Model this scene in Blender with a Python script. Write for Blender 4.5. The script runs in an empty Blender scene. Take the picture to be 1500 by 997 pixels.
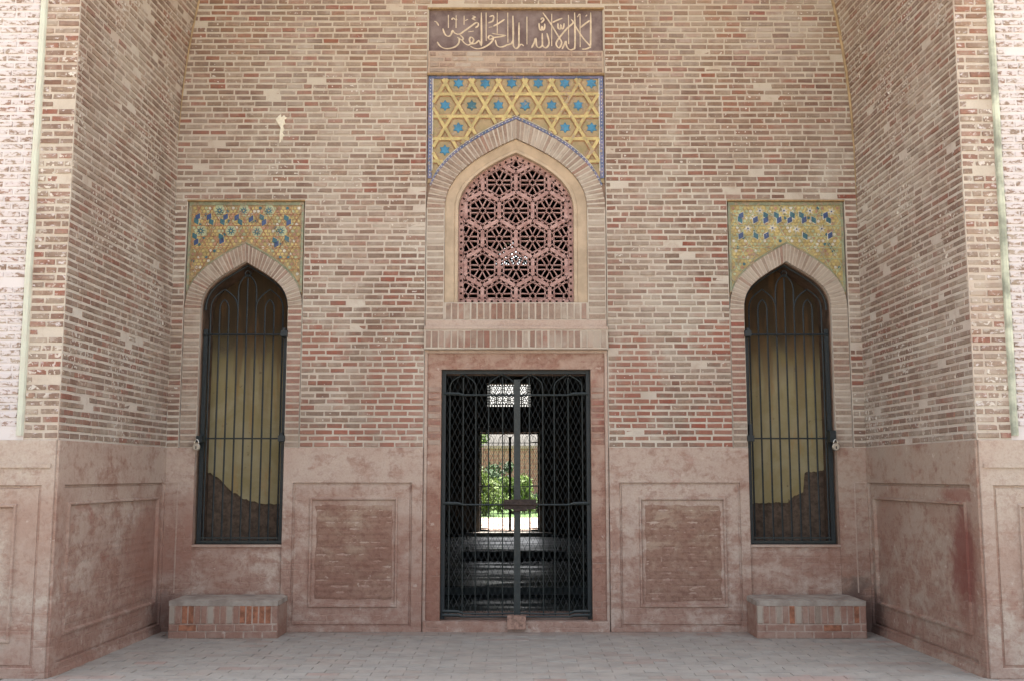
import bpy, math, random
from mathutils import Vector, Matrix, noise as mnoise
R = random.Random(7)
C = bpy.context.scene.collection
scene = bpy.context.scene

# ------------------------------------------------------------------ camera
F_PX, CX, CY = 1560.0, 750.0, 498.5          # survey of the photograph (pixels)
PITCH = math.radians(7.16)
CAM = Vector((-0.038, -9.95, 1.42))
cam_d = bpy.data.cameras.new('camera'); cam = bpy.data.objects.new('camera', cam_d); C.objects.link(cam)
cam.location = CAM; cam.rotation_euler = (math.radians(90) + PITCH, 0, 0)
cam_d.sensor_width = 36; cam_d.lens = F_PX / 1500 * 36; cam_d.clip_end = 2000; cam_d.clip_start = .05
scene.camera = cam
# ------------------------------------------------------------------ sky, sun, exposure
SUN_EL, SUN_ROT = math.radians(63), math.radians(16)
w = bpy.data.worlds.new('World'); scene.world = w; w.use_nodes = True
nt = w.node_tree; bg = nt.nodes['Background']
sky = nt.nodes.new('ShaderNodeTexSky'); sky.sky_type = 'NISHITA'; sky.sun_disc = False
sky.sun_elevation = SUN_EL; sky.sun_rotation = SUN_ROT; sky.dust_density = 6; sky.air_density = 1.0; sky.ozone_density = .6
hz = nt.nodes.new('ShaderNodeHueSaturation'); hz.inputs['Saturation'].default_value = .42   # milky, hazy sky
nt.links.new(sky.outputs[0], hz.inputs['Color']); nt.links.new(hz.outputs[0], bg.inputs[0]); bg.inputs[1].default_value = 0.12
sd = bpy.data.lights.new('sun', 'SUN'); sd.energy = 3.6; sd.angle = math.radians(.5); sd.color = (1, .955, .88)
sun = bpy.data.objects.new('sun', sd); C.objects.link(sun)
sv = Vector((math.sin(SUN_ROT)*math.cos(SUN_EL), math.cos(SUN_ROT)*math.cos(SUN_EL), math.sin(SUN_EL)))
sun.rotation_euler = sv.to_track_quat('Z', 'Y').to_euler(); sun.location = (4, 14, 20)
scene.view_settings.view_transform = 'Standard'; scene.view_settings.look = 'None'
scene.view_settings.exposure = 2.3; scene.view_settings.gamma = 1
scene.cycles.max_bounces = 8; scene.cycles.diffuse_bounces = 5

# ------------------------------------------------------------------ helpers
def at(px, py, y=0.0):
    """photo pixel -> (x, z) on the vertical plane at depth y"""
    dx, dy = (px-CX)/F_PX, -(py-CY)/F_PX
    fy = math.cos(PITCH) - dy*math.sin(PITCH); fz = math.sin(PITCH) + dy*math.cos(PITCH)
    t = (y - CAM.y)/fy
    return CAM.x + dx*t, CAM.z + fz*t
def ax(px, py=600, y=0.0): return at(px, py, y)[0]
def az(py, y=0.0): return at(750, py, y)[1]

def tag(o, label=None, cat=None, group=None, kind=None):
    if label: o['label'] = label
    if cat: o['category'] = cat
    if group: o['group'] = group
    if kind: o['kind'] = kind
    return o
def thing(name, loc, label, cat, group=None, kind=None):
    o = bpy.data.objects.new(name, None); C.objects.link(o); o.location = loc; o.empty_display_size = .2
    return tag(o, label, cat, group, kind)
BASE = {}
def base_of(o):
    b = Vector((0, 0, 0))
    while o is not None: b = b + o.location; o = o.parent
    return b
def mk(name, vs, fs, mat, parent=None, kind=None, smooth=False):
    b = base_of(parent)
    me = bpy.data.meshes.new(name)
    me.from_pydata([(v[0]-b.x, v[1]-b.y, v[2]-b.z) for v in vs], [], fs)
    if smooth: me.polygons.foreach_set('use_smooth', [True]*len(me.polygons))
    me.materials.append(mat)
    o = bpy.data.objects.new(name, me); C.objects.link(o)
    if parent: o.parent = parent
    if kind: o['kind'] = kind
    return o
class MB:
    def __init__(s): s.v = []; s.f = []
    def add(s, vs, fs):
        n = len(s.v); s.v += [tuple(v) for v in vs]; s.f += [tuple(i+n for i in f) for f in fs]
    def box(s, x0, x1, y0, y1, z0, z1):
        s.add([(x0,y0,z0),(x1,y0,z0),(x1,y1,z0),(x0,y1,z0),(x0,y0,z1),(x1,y0,z1),(x1,y1,z1),(x0,y1,z1)],
              [(0,3,2,1),(4,5,6,7),(0,1,5,4),(1,2,6,5),(2,3,7,6),(3,0,4,7)])
    def bar(s, a, b, w, d, yflat=True):
        """flat bar from a to b (3d): width w in the wall plane, depth d along y"""
        a, b = Vector(a), Vector(b); t = (b-a)
        if t.length < 1e-5: return
        t.normalize(); yv = Vector((0,1,0)); n = t.cross(yv)
        if n.length < 1e-4: n = Vector((1,0,0))
        n.normalize(); m = t.cross(n).normalized()
        vs = []
        for p in (a, b):
            for i, j in ((-1,-1),(1,-1),(1,1),(-1,1)): vs.append(p + n*(w/2*i) + m*(d/2*j))
        s.add(vs, [(0,1,2,3),(7,6,5,4),(0,4,5,1),(1,5,6,2),(2,6,7,3),(3,7,4,0)])
    def tube(s, pts, r, k=6, flat=1.0, cap=True):
        pts = [Vector(p) for p in pts]; n0 = len(s.v); L = len(pts)
        rr = r if isinstance(r, (list, tuple)) else [r]*L
        up = None
        for i, p in enumerate(pts):
            t = (pts[min(i+1, L-1)] - pts[max(i-1, 0)])
            if t.length < 1e-7: t = Vector((0,0,1))
            t.normalize()
            yv = Vector((0,1,0)); n = t.cross(yv)
            if n.length < .05: n = Vector((1,0,0))
            n.normalize(); m = t.cross(n).normalized()
            for j in range(k):
                a = 2*math.pi*(j+.5)/k
                s.v.append(tuple(p + n*math.cos(a)*rr[i] + m*math.sin(a)*rr[i]*flat))
        for i in range(L-1):
            for j in range(k):
                a = n0+i*k+j; b = n0+i*k+(j+1) % k
                s.f.append((a, b, b+k, a+k))
        if cap:
            s.f.append(tuple(n0+j for j in range(k))[::-1]); s.f.append(tuple(n0+(L-1)*k+j for j in range(k)))
    def build(s, name, mat, parent=None, kind=None, smooth=False):
        return mk(name, s.v, s.f, mat, parent, kind, smooth)

def plate(name, outer, holes, y0, y1, mat, parent=None, kind=None):
    """wall slab: polygon in x,z with holes, from y0 (front) to y1 (back)"""
    cu = bpy.data.curves.new(name, 'CURVE'); cu.dimensions = '2D'; cu.fill_mode = 'BOTH'; cu.extrude = (y1-y0)/2
    for poly in [outer] + list(holes):
        sp = cu.splines.new('POLY'); sp.points.add(len(poly)-1); sp.use_cyclic_u = True
        for i, p in enumerate(poly): sp.points[i].co = (p[0], p[1], 0, 1)
    o = bpy.data.objects.new('tmp', cu); C.objects.link(o)
    dg = bpy.context.evaluated_depsgraph_get(); dg.update()
    me = bpy.data.meshes.new_from_object(o.evaluated_get(dg))
    bpy.data.objects.remove(o); bpy.data.curves.remove(cu)
    b = base_of(parent); ym = (y0+y1)/2
    for v in me.vertices: v.co = (v.co.x-b.x, ym - v.co.z - b.y, v.co.y-b.z)
    me.name = name; me.materials.clear(); me.materials.append(mat)
    for p in me.polygons: p.use_smooth = False
    o = bpy.data.objects.new(name, me); C.objects.link(o)
    if parent: o.parent = parent
    if kind: o['kind'] = kind
    return o

def arch(a, h, s, f=.6, n=14, k=.5):
    """half profile from (a,0) to (0,h): pointed arch, s = slope at the apex"""
    P = [(a,0),(a,h*k),(a*f, h-s*a*f),(0,h)]; out = []
    for i in range(n+1):
        t = i/n; q = 1-t
        out.append(tuple(q**3*P[0][j]+3*q*q*t*P[1][j]+3*q*t*t*P[2][j]+t**3*P[3][j] for j in (0,1)))
    return out
def full_arch(xc, zs, a, h, s, f=.6, n=14, k=.5):
    """right foot -> apex -> left foot"""
    hp = arch(a, h, s, f, n, k)
    return [(xc+x, zs+z) for x, z in hp] + [(xc-x, zs+z) for x, z in hp[-2::-1]]
def resample(poly, n):
    d = [0]
    for p, q in zip(poly, poly[1:]): d.append(d[-1]+math.dist(p, q))
    out = []; j = 0
    for i in range(n+1):
        t = d[-1]*i/n
        while j < len(d)-2 and d[j+1] < t: j += 1
        u = (t-d[j])/max(1e-9, d[j+1]-d[j]); p, q = poly[j], poly[j+1]
        out.append((p[0]+(q[0]-p[0])*u, p[1]+(q[1]-p[1])*u))
    return out
def inside(poly, x, z):
    c = False
    for i in range(len(poly)):
        (x0, z0), (x1, z1) = poly[i-1], poly[i]
        if (z0 > z) != (z1 > z) and x < x0+(z-z0)/(z1-z0)*(x1-x0): c = not c
    return c
def rect(x0, x1, z0, z1): return [(x0,z0),(x1,z0),(x1,z1),(x0,z1)]

# ------------------------------------------------------------------ materials
class NT:
    def __init__(s, name, rough=.9, spec=.25):
        s.m = bpy.data.materials.new(name); s.m.use_nodes = True; s.t = s.m.node_tree; s.N = s.t.nodes
        s.b = s.N['Principled BSDF']; s.b.inputs['Roughness'].default_value = rough
        s.b.inputs['Specular IOR Level'].default_value = spec
        s.pos = s.N.new('ShaderNodeNewGeometry').outputs['Position']
    def put(s, sock, v):
        if isinstance(v, bpy.types.NodeSocket): s.t.links.new(v, sock)
        elif isinstance(v, (tuple, list)) and len(v) == 3 and sock.type == 'RGBA': sock.default_value = (*v, 1)
        else: sock.default_value = v
    def noise(s, scale, detail=4, rough=.55, dist=0, stretch=None, off=None):
        n = s.N.new('ShaderNodeTexNoise'); p = s.pos
        if stretch or off:
            m = s.N.new('ShaderNodeMapping'); s.put(m.inputs[0], p)
            if stretch: m.inputs['Scale'].default_value = stretch
            if off: m.inputs['Location'].default_value = off
            p = m.outputs[0]
        s.put(n.inputs['Vector'], p); n.inputs['Scale'].default_value = scale; n.inputs['Detail'].default_value = detail
        n.inputs['Roughness'].default_value = rough; n.inputs['Distortion'].default_value = dist
        return n.outputs[0]
    def math(s, op, a, b=0, c=0, clamp=False):
        n = s.N.new('ShaderNodeMath'); n.operation = op; n.use_clamp = clamp
        for i, v in enumerate((a, b, c)): s.put(n.inputs[i], v)
        return n.outputs[0]
    def step(s, v, lo, hi):
        n = s.N.new('ShaderNodeMapRange'); n.interpolation_type = 'SMOOTHSTEP'
        s.put(n.inputs[0], v); n.inputs[1].default_value = lo; n.inputs[2].default_value = hi
        return n.outputs[0]
    def mix(s, f, a, b, mode='MIX'):
        n = s.N.new('ShaderNodeMix'); n.data_type = 'RGBA'; n.blend_type = mode
        s.put(n.inputs[0], f); s.put(n.inputs[6], a); s.put(n.inputs[7], b); return n.outputs[2]
    def ramp(s, v, stops, const=False):
        n = s.N.new('ShaderNodeValToRGB'); s.put(n.inputs[0], v); e = n.color_ramp.elements
        if const: n.color_ramp.interpolation = 'CONSTANT'
        while len(e) < len(stops): e.new(.5)
        for i, (p, c) in enumerate(stops): e[i].position = p; e[i].color = (*c, 1)
        return n.outputs[0]
    def xyz(s):
        n = s.N.new('ShaderNodeSeparateXYZ'); s.put(n.inputs[0], s.pos); return n.outputs
    def rnd(s):
        g = s.N.new('ShaderNodeNewGeometry').outputs['Random Per Island']; o = s.N.new('ShaderNodeObjectInfo').outputs['Random']
        return s.math('FRACT', s.math('ADD', g, o))
    def rnd2(s, r, k=17.3): return s.math('FRACT', s.math('MULTIPLY', r, k))
    def bump(s, h, strength, dist=.01):
        n = s.N.new('ShaderNodeBump'); s.put(n.inputs['Height'], h); n.inputs['Strength'].default_value = strength
        n.inputs['Distance'].default_value = dist; s.t.links.new(n.outputs[0], s.b.inputs['Normal'])
    def col(s, c): s.put(s.b.inputs['Base Color'], c); return s.m
    def mask(s, ctr, rad, soft=.5, nz=None):
        """soft ellipsoid patch"""
        x, y, z = s.xyz(); acc = None
        for v, c, r in zip((x, y, z), ctr, rad):
            if r is None: continue
            q = s.math('POWER', s.math('ABSOLUTE', s.math('DIVIDE', s.math('SUBTRACT', v, c), r)), 2)
            acc = q if acc is None else s.math('ADD', acc, q)
        acc = s.math('SQRT', acc)
        if nz is not None: acc = s.math('ADD', acc, s.math('MULTIPLY', s.math('SUBTRACT', nz, .5), 1.6))
        return s.math('SUBTRACT', 1, s.step(acc, 1-soft, 1))

MORTAR = (.56, .52, .445)
def brick_mat(name, splash=0.0, white=0.0, dust=.5, ochre=True, red=0.0, pale=0.0):
    m = NT(name); r = m.rnd(); r2 = m.rnd2(r); r3 = m.rnd2(r, 41.7)
    base = m.ramp(r, [(0, (.26,.075,.05)), (.13, (.285,.11,.075)), (.27, (.18,.095,.07)), (.44, (.225,.132,.097)), (.62, (.215,.15,.113)), (.8, (.31,.235,.175)), (1, (.30,.165,.115))])
    if red: base = m.mix(red, base, (.34,.10,.075))
    if pale: base = m.mix(pale, base, (.37,.295,.23))
    fine = m.noise(55, 4, .7); mid = m.noise(9, 4, .6); big = m.noise(.9, 4, .6, .5)
    base = m.mix(m.step(m.math('ADD', m.math('MULTIPLY', fine, .6), m.math('MULTIPLY', m.noise(22,3,.6), .4)), .38, .62), m.mix(.5, base, (.11,.07,.055)), base)
    d = m.math('ADD', m.step(big, .36, .66), m.math('MULTIPLY', m.step(mid, .4, .7), .5))
    d = m.math('MULTIPLY', d, m.math('ADD', m.math('MULTIPLY', r2, 1.1), .18))
    d = m.math('MULTIPLY', d, dust, clamp=True)
    base = m.mix(m.math('MINIMUM', d, .88), base, (.425,.37,.305))
    if name == 'brick_back':
        for cx_, cz_, rx_, rz_ in ((-2.0, 2.62, .5, .26), (2.0, 2.66, .5, .24), (-1.12, 2.1, .4, .7), (1.12, 2.2, .35, .65), (-1.9, 1.75, .7, .16), (1.9, 1.85, .4, .3)):
            k = m.mask((cx_, 0, cz_), (rx_, None, rz_), .6, mid)
            base = m.mix(m.math('MULTIPLY', k, .6), base, m.mix(r3, (.30,.085,.055), (.34,.14,.10)))
    st = m.step(m.noise(.75, 5, .62, 1.0, off=(7,2,5), stretch=(1,1,.5)), .5, .68)
    base = m.mix(m.math('MULTIPLY', st, .38), base, (.21,.15,.115))
    if ochre:
        z = m.xyz()[2]
        f = m.math('MULTIPLY', m.step(z, 3.7, 6.0), m.step(m.noise(1.3, 3, .6, 1, off=(3,1,8)), .35, .68))
        base = m.mix(m.math('MULTIPLY', f, .34), base, (.31,.205,.11))
    if splash:
        sp = m.step(m.noise(34, 1.5, .5), .685-.06*splash, .72-.06*splash)
        sp2 = m.step(m.noise(2.2, 3, .6, off=(5,2,1)), .46, .62)
        base = m.mix(m.math('MULTIPLY', m.math('MULTIPLY', sp, sp2), .8), base, (.68,.65,.585))
    if white:
        wn = m.step(m.noise(16, 4, .7, .3, stretch=(1,1,2)), .60-.3*white, .70-.3*white)
        base = m.mix(m.math('MULTIPLY', wn, .85), base, (.62,.585,.59))
    m.bump(m.math('ADD', m.math('MULTIPLY', fine, .7), mid), .55, .006)
    return m.col(base)
def mortar_mat(name, col=MORTAR, white=0.0, splash=0.0, ochre=True):
    m = NT(name); fine = m.noise(80, 4, .7); big = m.noise(1.1, 4, .6)
    c = m.mix(fine, tuple(v*.8 for v in col), tuple(min(1, v*1.14) for v in col))
    c = m.mix(m.math('MULTIPLY', m.step(big, .35, .7), .35), c, (.40,.27,.215))
    st = m.step(m.noise(.75, 5, .62, 1.0, off=(7,2,5), stretch=(1,1,.5)), .5, .68)
    c = m.mix(m.math('MULTIPLY', st, .42), c, (.33,.265,.205))
    c = m.mix(m.math('MULTIPLY', m.step(m.noise(8, 4, .65, .4, off=(1,1,1)), .5, .68), .4), c, (.36,.26,.20))
    if ochre:
        z = m.xyz()[2]; c = m.mix(m.math('MULTIPLY', m.step(z, 3.7, 6.0), .36), c, (.38,.295,.18))
    if white: c = m.mix(m.math('MULTIPLY', m.step(m.noise(16, 4, .7, .3, stretch=(1,1,2)), .56-.3*white, .68-.3*white), .95), c, (.63,.60,.595))
    m.bump(fine, .5, .004); return m.col(c)
def plaster_mat(name, red=.35, ghost=.4, pale=(.49,.40,.335), dark=(.285,.148,.107), stain=None):
    m = NT(name)
    big = m.noise(1.4, 5, .62, .6); mid = m.noise(6, 5, .65, .5); fine = m.noise(60, 4, .7); hz = m.noise(3.2, 5, .65, .5, stretch=(1,1,2.6)); hz2 = m.noise(.95, 4, .6, .8, off=(4,4,4))
    c = m.mix(m.step(big, .35, .68), pale, tuple(.5*a+.5*b for a, b in zip(pale, (.40,.28,.22))))
    z = m.xyz()[2]
    low = m.math('SUBTRACT', 1, m.step(z, .2, 1.5))
    worn = m.math('ADD', m.math('MULTIPLY', low, .10), m.math('ADD', m.math('MULTIPLY', mid, .5), m.math('MULTIPLY', hz, .5)))
    wm = m.step(worn, .60-.2*red, .74-.2*red)
    c = m.mix(m.math('MULTIPLY', m.math('MULTIPLY', m.step(hz2, .44, .6), m.math('SUBTRACT', 1, m.step(z, 1.15, 1.42))), .34+.3*red), c, dark)
    c = m.mix(m.math('MULTIPLY', wm, .62), c, dark)
    sp = m.step(m.noise(21, 5, .75, .5, off=(3,8,2)), .47, .6); c = m.mix(m.math('MULTIPLY', m.math('MULTIPLY', sp, m.step(worn, .38, .6)), .22+.5*red), c, tuple(v*.8 for v in dark))
    rp = m.step(m.noise(2.3, 5, .7, 1.2, off=(9,4,2)), .62, .72)
    c = m.mix(m.math('MULTIPLY', rp, .35*min(1, red*2)), c, (.32,.11,.085))
    c = m.mix(m.math('MULTIPLY', m.step(fine, .4, .75), .3), c, (.26,.17,.135))
    pl = m.step(m.noise(13, 3, .6, off=(1,7,3)), .66, .74)
    c = m.mix(m.math('MULTIPLY', pl, .55), c, (.56,.47,.40))
    if stain:
        for ctr, rad, colr, amt in stain: c = m.mix(m.math('MULTIPLY', m.mask(ctr, rad, .55, mid), amt), c, colr)
    br = m.N.new('ShaderNodeTexBrick'); mp = m.N.new('ShaderNodeMapping')
    g = m.xyz(); cb = m.N.new('ShaderNodeCombineXYZ'); m.put(cb.inputs[0], m.math('ADD', m.math('ADD', g[0], g[1]), m.math('MULTIPLY', m.noise(5,3,.6), .12))); m.put(cb.inputs[1], m.math('ADD', g[2], m.math('MULTIPLY', m.noise(7,3,.6,off=(3,3,3)), .035)))
    m.put(br.inputs['Vector'], cb.outputs[0]); br.inputs['Scale'].default_value = 1
    br.inputs['Brick Width'].default_value = .158; br.inputs['Row Height'].default_value = .057; br.inputs['Mortar Size'].default_value = .007; br.inputs['Mortar Smooth'].default_value = .7
    gh = m.math('MULTIPLY', br.outputs['Fac'], m.math('MULTIPLY', m.math('MULTIPLY', m.step(worn, .5, .68), m.step(m.noise(4,3,.6,off=(8,8,1)), .42, .6)), ghost))
    c = m.mix(m.math('MULTIPLY', gh, .5), c, (.50,.40,.33))
    m.bump(m.math('ADD', m.math('ADD', m.math('MULTIPLY', mid, .8), m.math('MULTIPLY', fine, .35)), m.math('MULTIPLY', gh, -.9)), .7, .012)
    return m.col(c)
def plain(name, col, rough=.8, var=.25, scale=30, spec=.3, metal=0, bump=.3, col2=None, r2=None):
    m = NT(name, rough, spec); n = m.noise(scale, 4, .65)
    c = m.mix(m.step(n, .3, .7), tuple(v*(1-var) for v in col), col2 or tuple(min(1, v*(1+var)) for v in col))
    if metal: m.b.inputs['Metallic'].default_value = metal
    if bump: m.bump(n, bump, .005)
    return m.col(c)

M_BRICK = brick_mat('brick_back', splash=.3, dust=.72)
M_BRICK_ARCH = brick_mat('brick_arch', dust=1.2, ochre=False, pale=.5)
M_BRICK_RED = brick_mat('brick_red', dust=.55, red=.45, ochre=False)
M_BRICK_SILL = brick_mat('brick_sill', dust=1.0, ochre=False, pale=.3, red=.15)
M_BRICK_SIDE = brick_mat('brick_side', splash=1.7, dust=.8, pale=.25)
M_BRICK_PIER = brick_mat('brick_pier', splash=1.9, dust=.8, white=.12, pale=.1)
M_BRICK_WHITE = brick_mat('brick_whitewashed', dust=.6, white=.58, ochre=False, pale=.45)
M_MORTAR = mortar_mat('mortar')
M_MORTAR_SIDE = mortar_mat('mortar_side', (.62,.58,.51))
M_SURROUND = plaster_mat('surround_plaster', red=.8, ghost=.5, pale=(.40,.285,.225), dark=(.25,.115,.08))
M_MORTAR_PALE = mortar_mat('mortar_pale', (.54,.495,.42), ochre=False)
M_MORTAR_WHITE = mortar_mat('mortar_white', (.6,.55,.5), white=.9, ochre=False)
M_PLASTER = plaster_mat('dado_plaster', red=.47)
M_PLASTER_SMOOTH = plaster_mat('smooth_plaster', red=.05, ghost=.1)
M_PLASTER_PIER = plaster_mat('pier_plaster', red=.2, ghost=.25, pale=(.48,.415,.35))
SX = 3.26
M_PLASTER_R = plaster_mat('dado_plaster_stained', red=.5, pale=(.41,.335,.27), stain=[((None or 3.3, -1.93, .78), (None, .30, .50), (.19,.06,.048), .8), ((3.3, -1.85, 1.27), (None, .38, .07), (.25,.09,.07), .55), ((3.1, -.05, .1), (.35, .4, .45), (.10,.06,.05), .8)])  # last entry only darkens the lower corner by the back wall
M_PLASTER_L = plaster_mat('dado_plaster_left', red=.5, stain=[((-3.3, -.35, .75), (None, .55, .5), (.30,.155,.115), .7), ((-3.2, -.03, .1), (.3, .25, .35), (.14,.08,.065), .6)])  # second entry only darkens the lower corner by the back wall
M_ERODED = plaster_mat('eroded_panel', red=.8, ghost=.25, pale=(.36,.27,.20), dark=(.22,.11,.08))
M_CREAM = plain('cream_plaster', (.47,.375,.27), .85, .14, 6)
M_STONE = plain('pink_stone', (.38,.215,.19), .85, .25, 14, col2=(.47,.31,.28))
M_SLAB = plain('inscription_stone', (.155,.105,.098), .8, .25, 5, col2=(.225,.175,.16))
M_LETTER = plain('letter_cream', (.56,.46,.33), .8, .2, 25)
M_IRON = plain('dark_iron', (.014,.021,.024), .5, .35, 40, spec=.4)
M_IRON_G = plain('green_iron', (.016,.024,.024), .5, .3, 30, spec=.5)
M_RUST = plain('rusty_iron', (.045,.032,.027), .7, .4, 30)
M_STEEL = plain('brass_steel', (.55,.52,.45), .3, .1, 20, metal=.8, bump=.05)
M_STEP_TOP = plain('worn_cement', (.36,.295,.25), .9, .3, 7, col2=(.40,.36,.31))
M_GREENTRIM = plain('pale_green_trim', (.62,.62,.52), .8, .14, 9, col2=(.56,.60,.50))
M_TRIM_R = plain('weathered_green_trim', (.40,.43,.34), .8, .35, 5, col2=(.60,.64,.50))

# ------------------------------------------------------------------ brick laying
def S_front(y, mirror=False):
    return lambda u, v, n: (u, y-n, v)
def brick_geo(S, u0, u1, v0, v1, p, rj=R, c=.003, flip=False, dep=.02):
    j = lambda a: rj.uniform(-a, a)
    q = [(u0,v0),(u1,v0),(u1,v1),(u0,v1)]
    q = [(u+j(.0028), v+j(.0020)) for u, v in q]
    uc, vc = (u0+u1)/2, (v0+v1)/2
    vs = [S(u, v, -dep) for u, v in q] + [S(u, v, p-c) for u, v in q]
    vs += [S(u+(c if u < uc else -c)+j(.0008), v+(c if v < vc else -c), p+j(.001)) for u, v in q]
    fs = [(8,9,10,11)]
    for k in range(4):
        l = (k+1) % 4; fs += [(k, l, 4+l, 4+k), (4+k, 4+l, 8+l, 8+k)]
    if flip: fs = [f[::-1] for f in fs]
    return vs, fs
def quad_brick(P, y, p, c=.003, dep=.02):
    """brick whose face is any quad P (x,z) on a wall facing -y"""
    cx = sum(a for a, b in P)/4; cz = sum(b for a, b in P)/4
    def ins(a, b):
        d = math.dist((a,b),(cx,cz)); t = min(.3, c/d); return a+(cx-a)*t, b+(cz-b)*t
    vs = [(a, y+dep, b) for a, b in P]+[(a, y-p+c, b) for a, b in P]+[(ins(a,b)[0], y-p+R.uniform(-.001,.001), ins(a,b)[1]) for a, b in P]
    fs = [(8,9,10,11)]
    for k in range(4):
        l = (k+1) % 4; fs += [(k, l, 4+l, 4+k), (4+k, 4+l, 8+l, 8+k)]
    return vs, fs
PITCH_V, JOINT, JV, BL = .0572, .0160, .0205, .158
def lay(S, u0, u1, v0, v1, holes, flip=False, seed=1, bl=BL, pv=PITCH_V, header=.0, edge=None):
    """courses of bricks; returns list of (u0,u1,v0,v1,verts,faces)"""
    rr = random.Random(seed); out = []
    n = int(round((v1-v0)/pv)); pv = (v1-v0)/n
    for i in range(n):
        a, b = v0+i*pv+JV/2, v0+(i+1)*pv-JV/2
        dv = rr.uniform(-.002, .002); a += dv; b += dv*rr.uniform(.2,1.4)
        iv = [(u0, u1)]
        for h in holes:
            xs = []
            for z in (a+.002, (a+b)/2, b-.002):
                cr = []
                for k in range(len(h)):
                    (p0, q0), (p1, q1) = h[k-1], h[k]
                    if (q0 > z) != (q1 > z): cr.append(p0+(z-q0)/(q1-q0)*(p1-p0))
                if cr: xs += [min(cr), max(cr)]
            if xs:
                lo, hi = min(xs), max(xs); nv = []
                for s, e in iv:
                    if hi <= s or lo >= e: nv.append((s, e)); continue
                    if lo > s: nv.append((s, lo))
                    if hi < e: nv.append((hi, e))
                iv = nv
        for s, e in iv:
            if e-s < .03: continue
            x = s - (bl*rr.uniform(.35,.6) if i % 2 else bl*rr.uniform(0,.12))
            while x < e-.004:
                L = bl*rr.uniform(.86, 1.1)
                if rr.random() < .06+header: L *= .55
                A, B = max(x, s)+JOINT*.45, min(x+L, e)-JOINT*.45
                if e-(x+L) < .05: B = e-JOINT*.35; L = e-x+.01
                if B-A > .022:
                    p = rr.uniform(.002, .010) if rr.random() > .018 else rr.uniform(-.004,.0)
                    vs, fs = brick_geo(S, A, B, a, b, p, rr, c=rr.uniform(.0025,.0045), flip=flip)
                    out.append((A, B, a, b, vs, fs))
                x += L
    return out
def emit(bricks, parent, mat, name='brick', limit=300, key=None, rest='brickwork'):
    key = key or (lambda q: -(q[1]-q[0])*1000/(8+.3*abs(q[3]-1.5)))
    order = sorted(range(len(bricks)), key=lambda i: key(bricks[i]))
    top = set(order[:limit]); mb = MB()
    for i, q in enumerate(bricks):
        if i in top: mk(name, q[4], q[5], mat, parent)
        else: mb.add(q[4], q[5])
    if mb.v: mb.build(rest, mat, parent, 'stuff')

def rings(S, loops, flip=False, fill=True):
    """nested rectangles [(u0,u1,v0,v1,n), ...] joined into stepped relief"""
    vs, fs = [], []
    for (u0,u1,v0,v1,n) in loops: vs += [S(u0,v0,n), S(u1,v0,n), S(u1,v1,n), S(u0,v1,n)]
    for i in range(len(loops)-1):
        for k in range(4):
            l = (k+1) % 4; fs.append((4*i+k, 4*i+l, 4*i+4+l, 4*i+4+k))
    if fill: b = 4*(len(loops)-1); fs.append((b, b+1, b+2, b+3))
    if flip: fs = [f[::-1] for f in fs]
    return vs, fs
def panel(S, R1, R2, n0, parent, mats, flip=False, name='panel', eroded=None):
    """outer sunk border, raised lip and sunk field inside it; R1, R2 = (u0,u1,v0,v1)"""
    def g(r, d, n): return (r[0]+d, r[1]-d, r[2]+d, r[3]-d, n)
    vs, fs = rings(S, [g(R1,0,n0), g(R1,.006,n0-.022), g(R1,.020,n0-.022), g(R1,.024,n0-.012), g(R2,-.022,n0-.014), g(R2,-.016,n0+.002), g(R2,-.002,n0+.002), g(R2,.008,n0-.024)], flip)
    return mk(name, vs, fs, mats, parent)
def frame(S, O, I, n, parent, mat, flip=False, name='dado_frame', back=-.03):
    """flat border between rect O and rect I at height n"""
    vs, fs = rings(S, [(*O, back), (*O[:4], n-.004), (O[0]+.004, O[1]-.004, O[2]+.004, O[3]-.004, n), (*I, n)], flip, fill=False)
    return mk(name, vs, fs, mat, parent)
def rough_patch(S, r, n0, parent, mat, flip=False, name='eroded_brickwork', amp=.008, seed=0, step=.02):
    """worn brick courses showing through the lost plaster: a lumpy sheet with ragged outline"""
    nu = int((r[1]-r[0])/step); nv = int((r[3]-r[2])/(step*.6)); vs = []; fs = []
    for j in range(nv+1):
        for i in range(nu+1):
            u = r[0]+(r[1]-r[0])*i/nu; v = r[2]+(r[3]-r[2])*j/nv
            e = min(i, nu-i, j, nv-j)
            co = ((v/PITCH_V) % 1); cs = -.0045 if co < .22 else 0
            h = mnoise.noise((u*9+seed, v*14, seed))*amp + mnoise.noise((u*40, v*60, seed))*amp*.5 + cs
            ed = mnoise.noise((u*9, v*9, 5+seed))*.014+mnoise.noise((u*30, v*30, 5+seed))*.006
            uu = u + (ed if i in (0, nu) else 0); vv = v + (ed if j in (0, nv) else 0)
            vs.append(S(uu, vv, n0 + (0 if e == 0 else .004+h)))
    for j in range(nv):
        for i in range(nu):
            a = j*(nu+1)+i; f = (a, a+1, a+nu+2, a+nu+1); fs.append(f[::-1] if flip else f)
    return mk(name, vs, fs, mat, parent, smooth=True)

# ================================================================== LAYOUT (metres)
Z_D = az(655)                          # dado top 1.67
XC = 0.0
DOOR = (ax(645,720), ax(867,720), az(908), az(540))
DX = (DOOR[1]-DOOR[0])/2; XC = (DOOR[0]+DOOR[1])/2
COL = (XC-.862, XC+.862)               # centre bay, door and window surround
Z_TOP = 6.5; Y_F = -2.24; XF = 3.315
print('layout', Z_D, DOOR, XC, COL)

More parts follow.
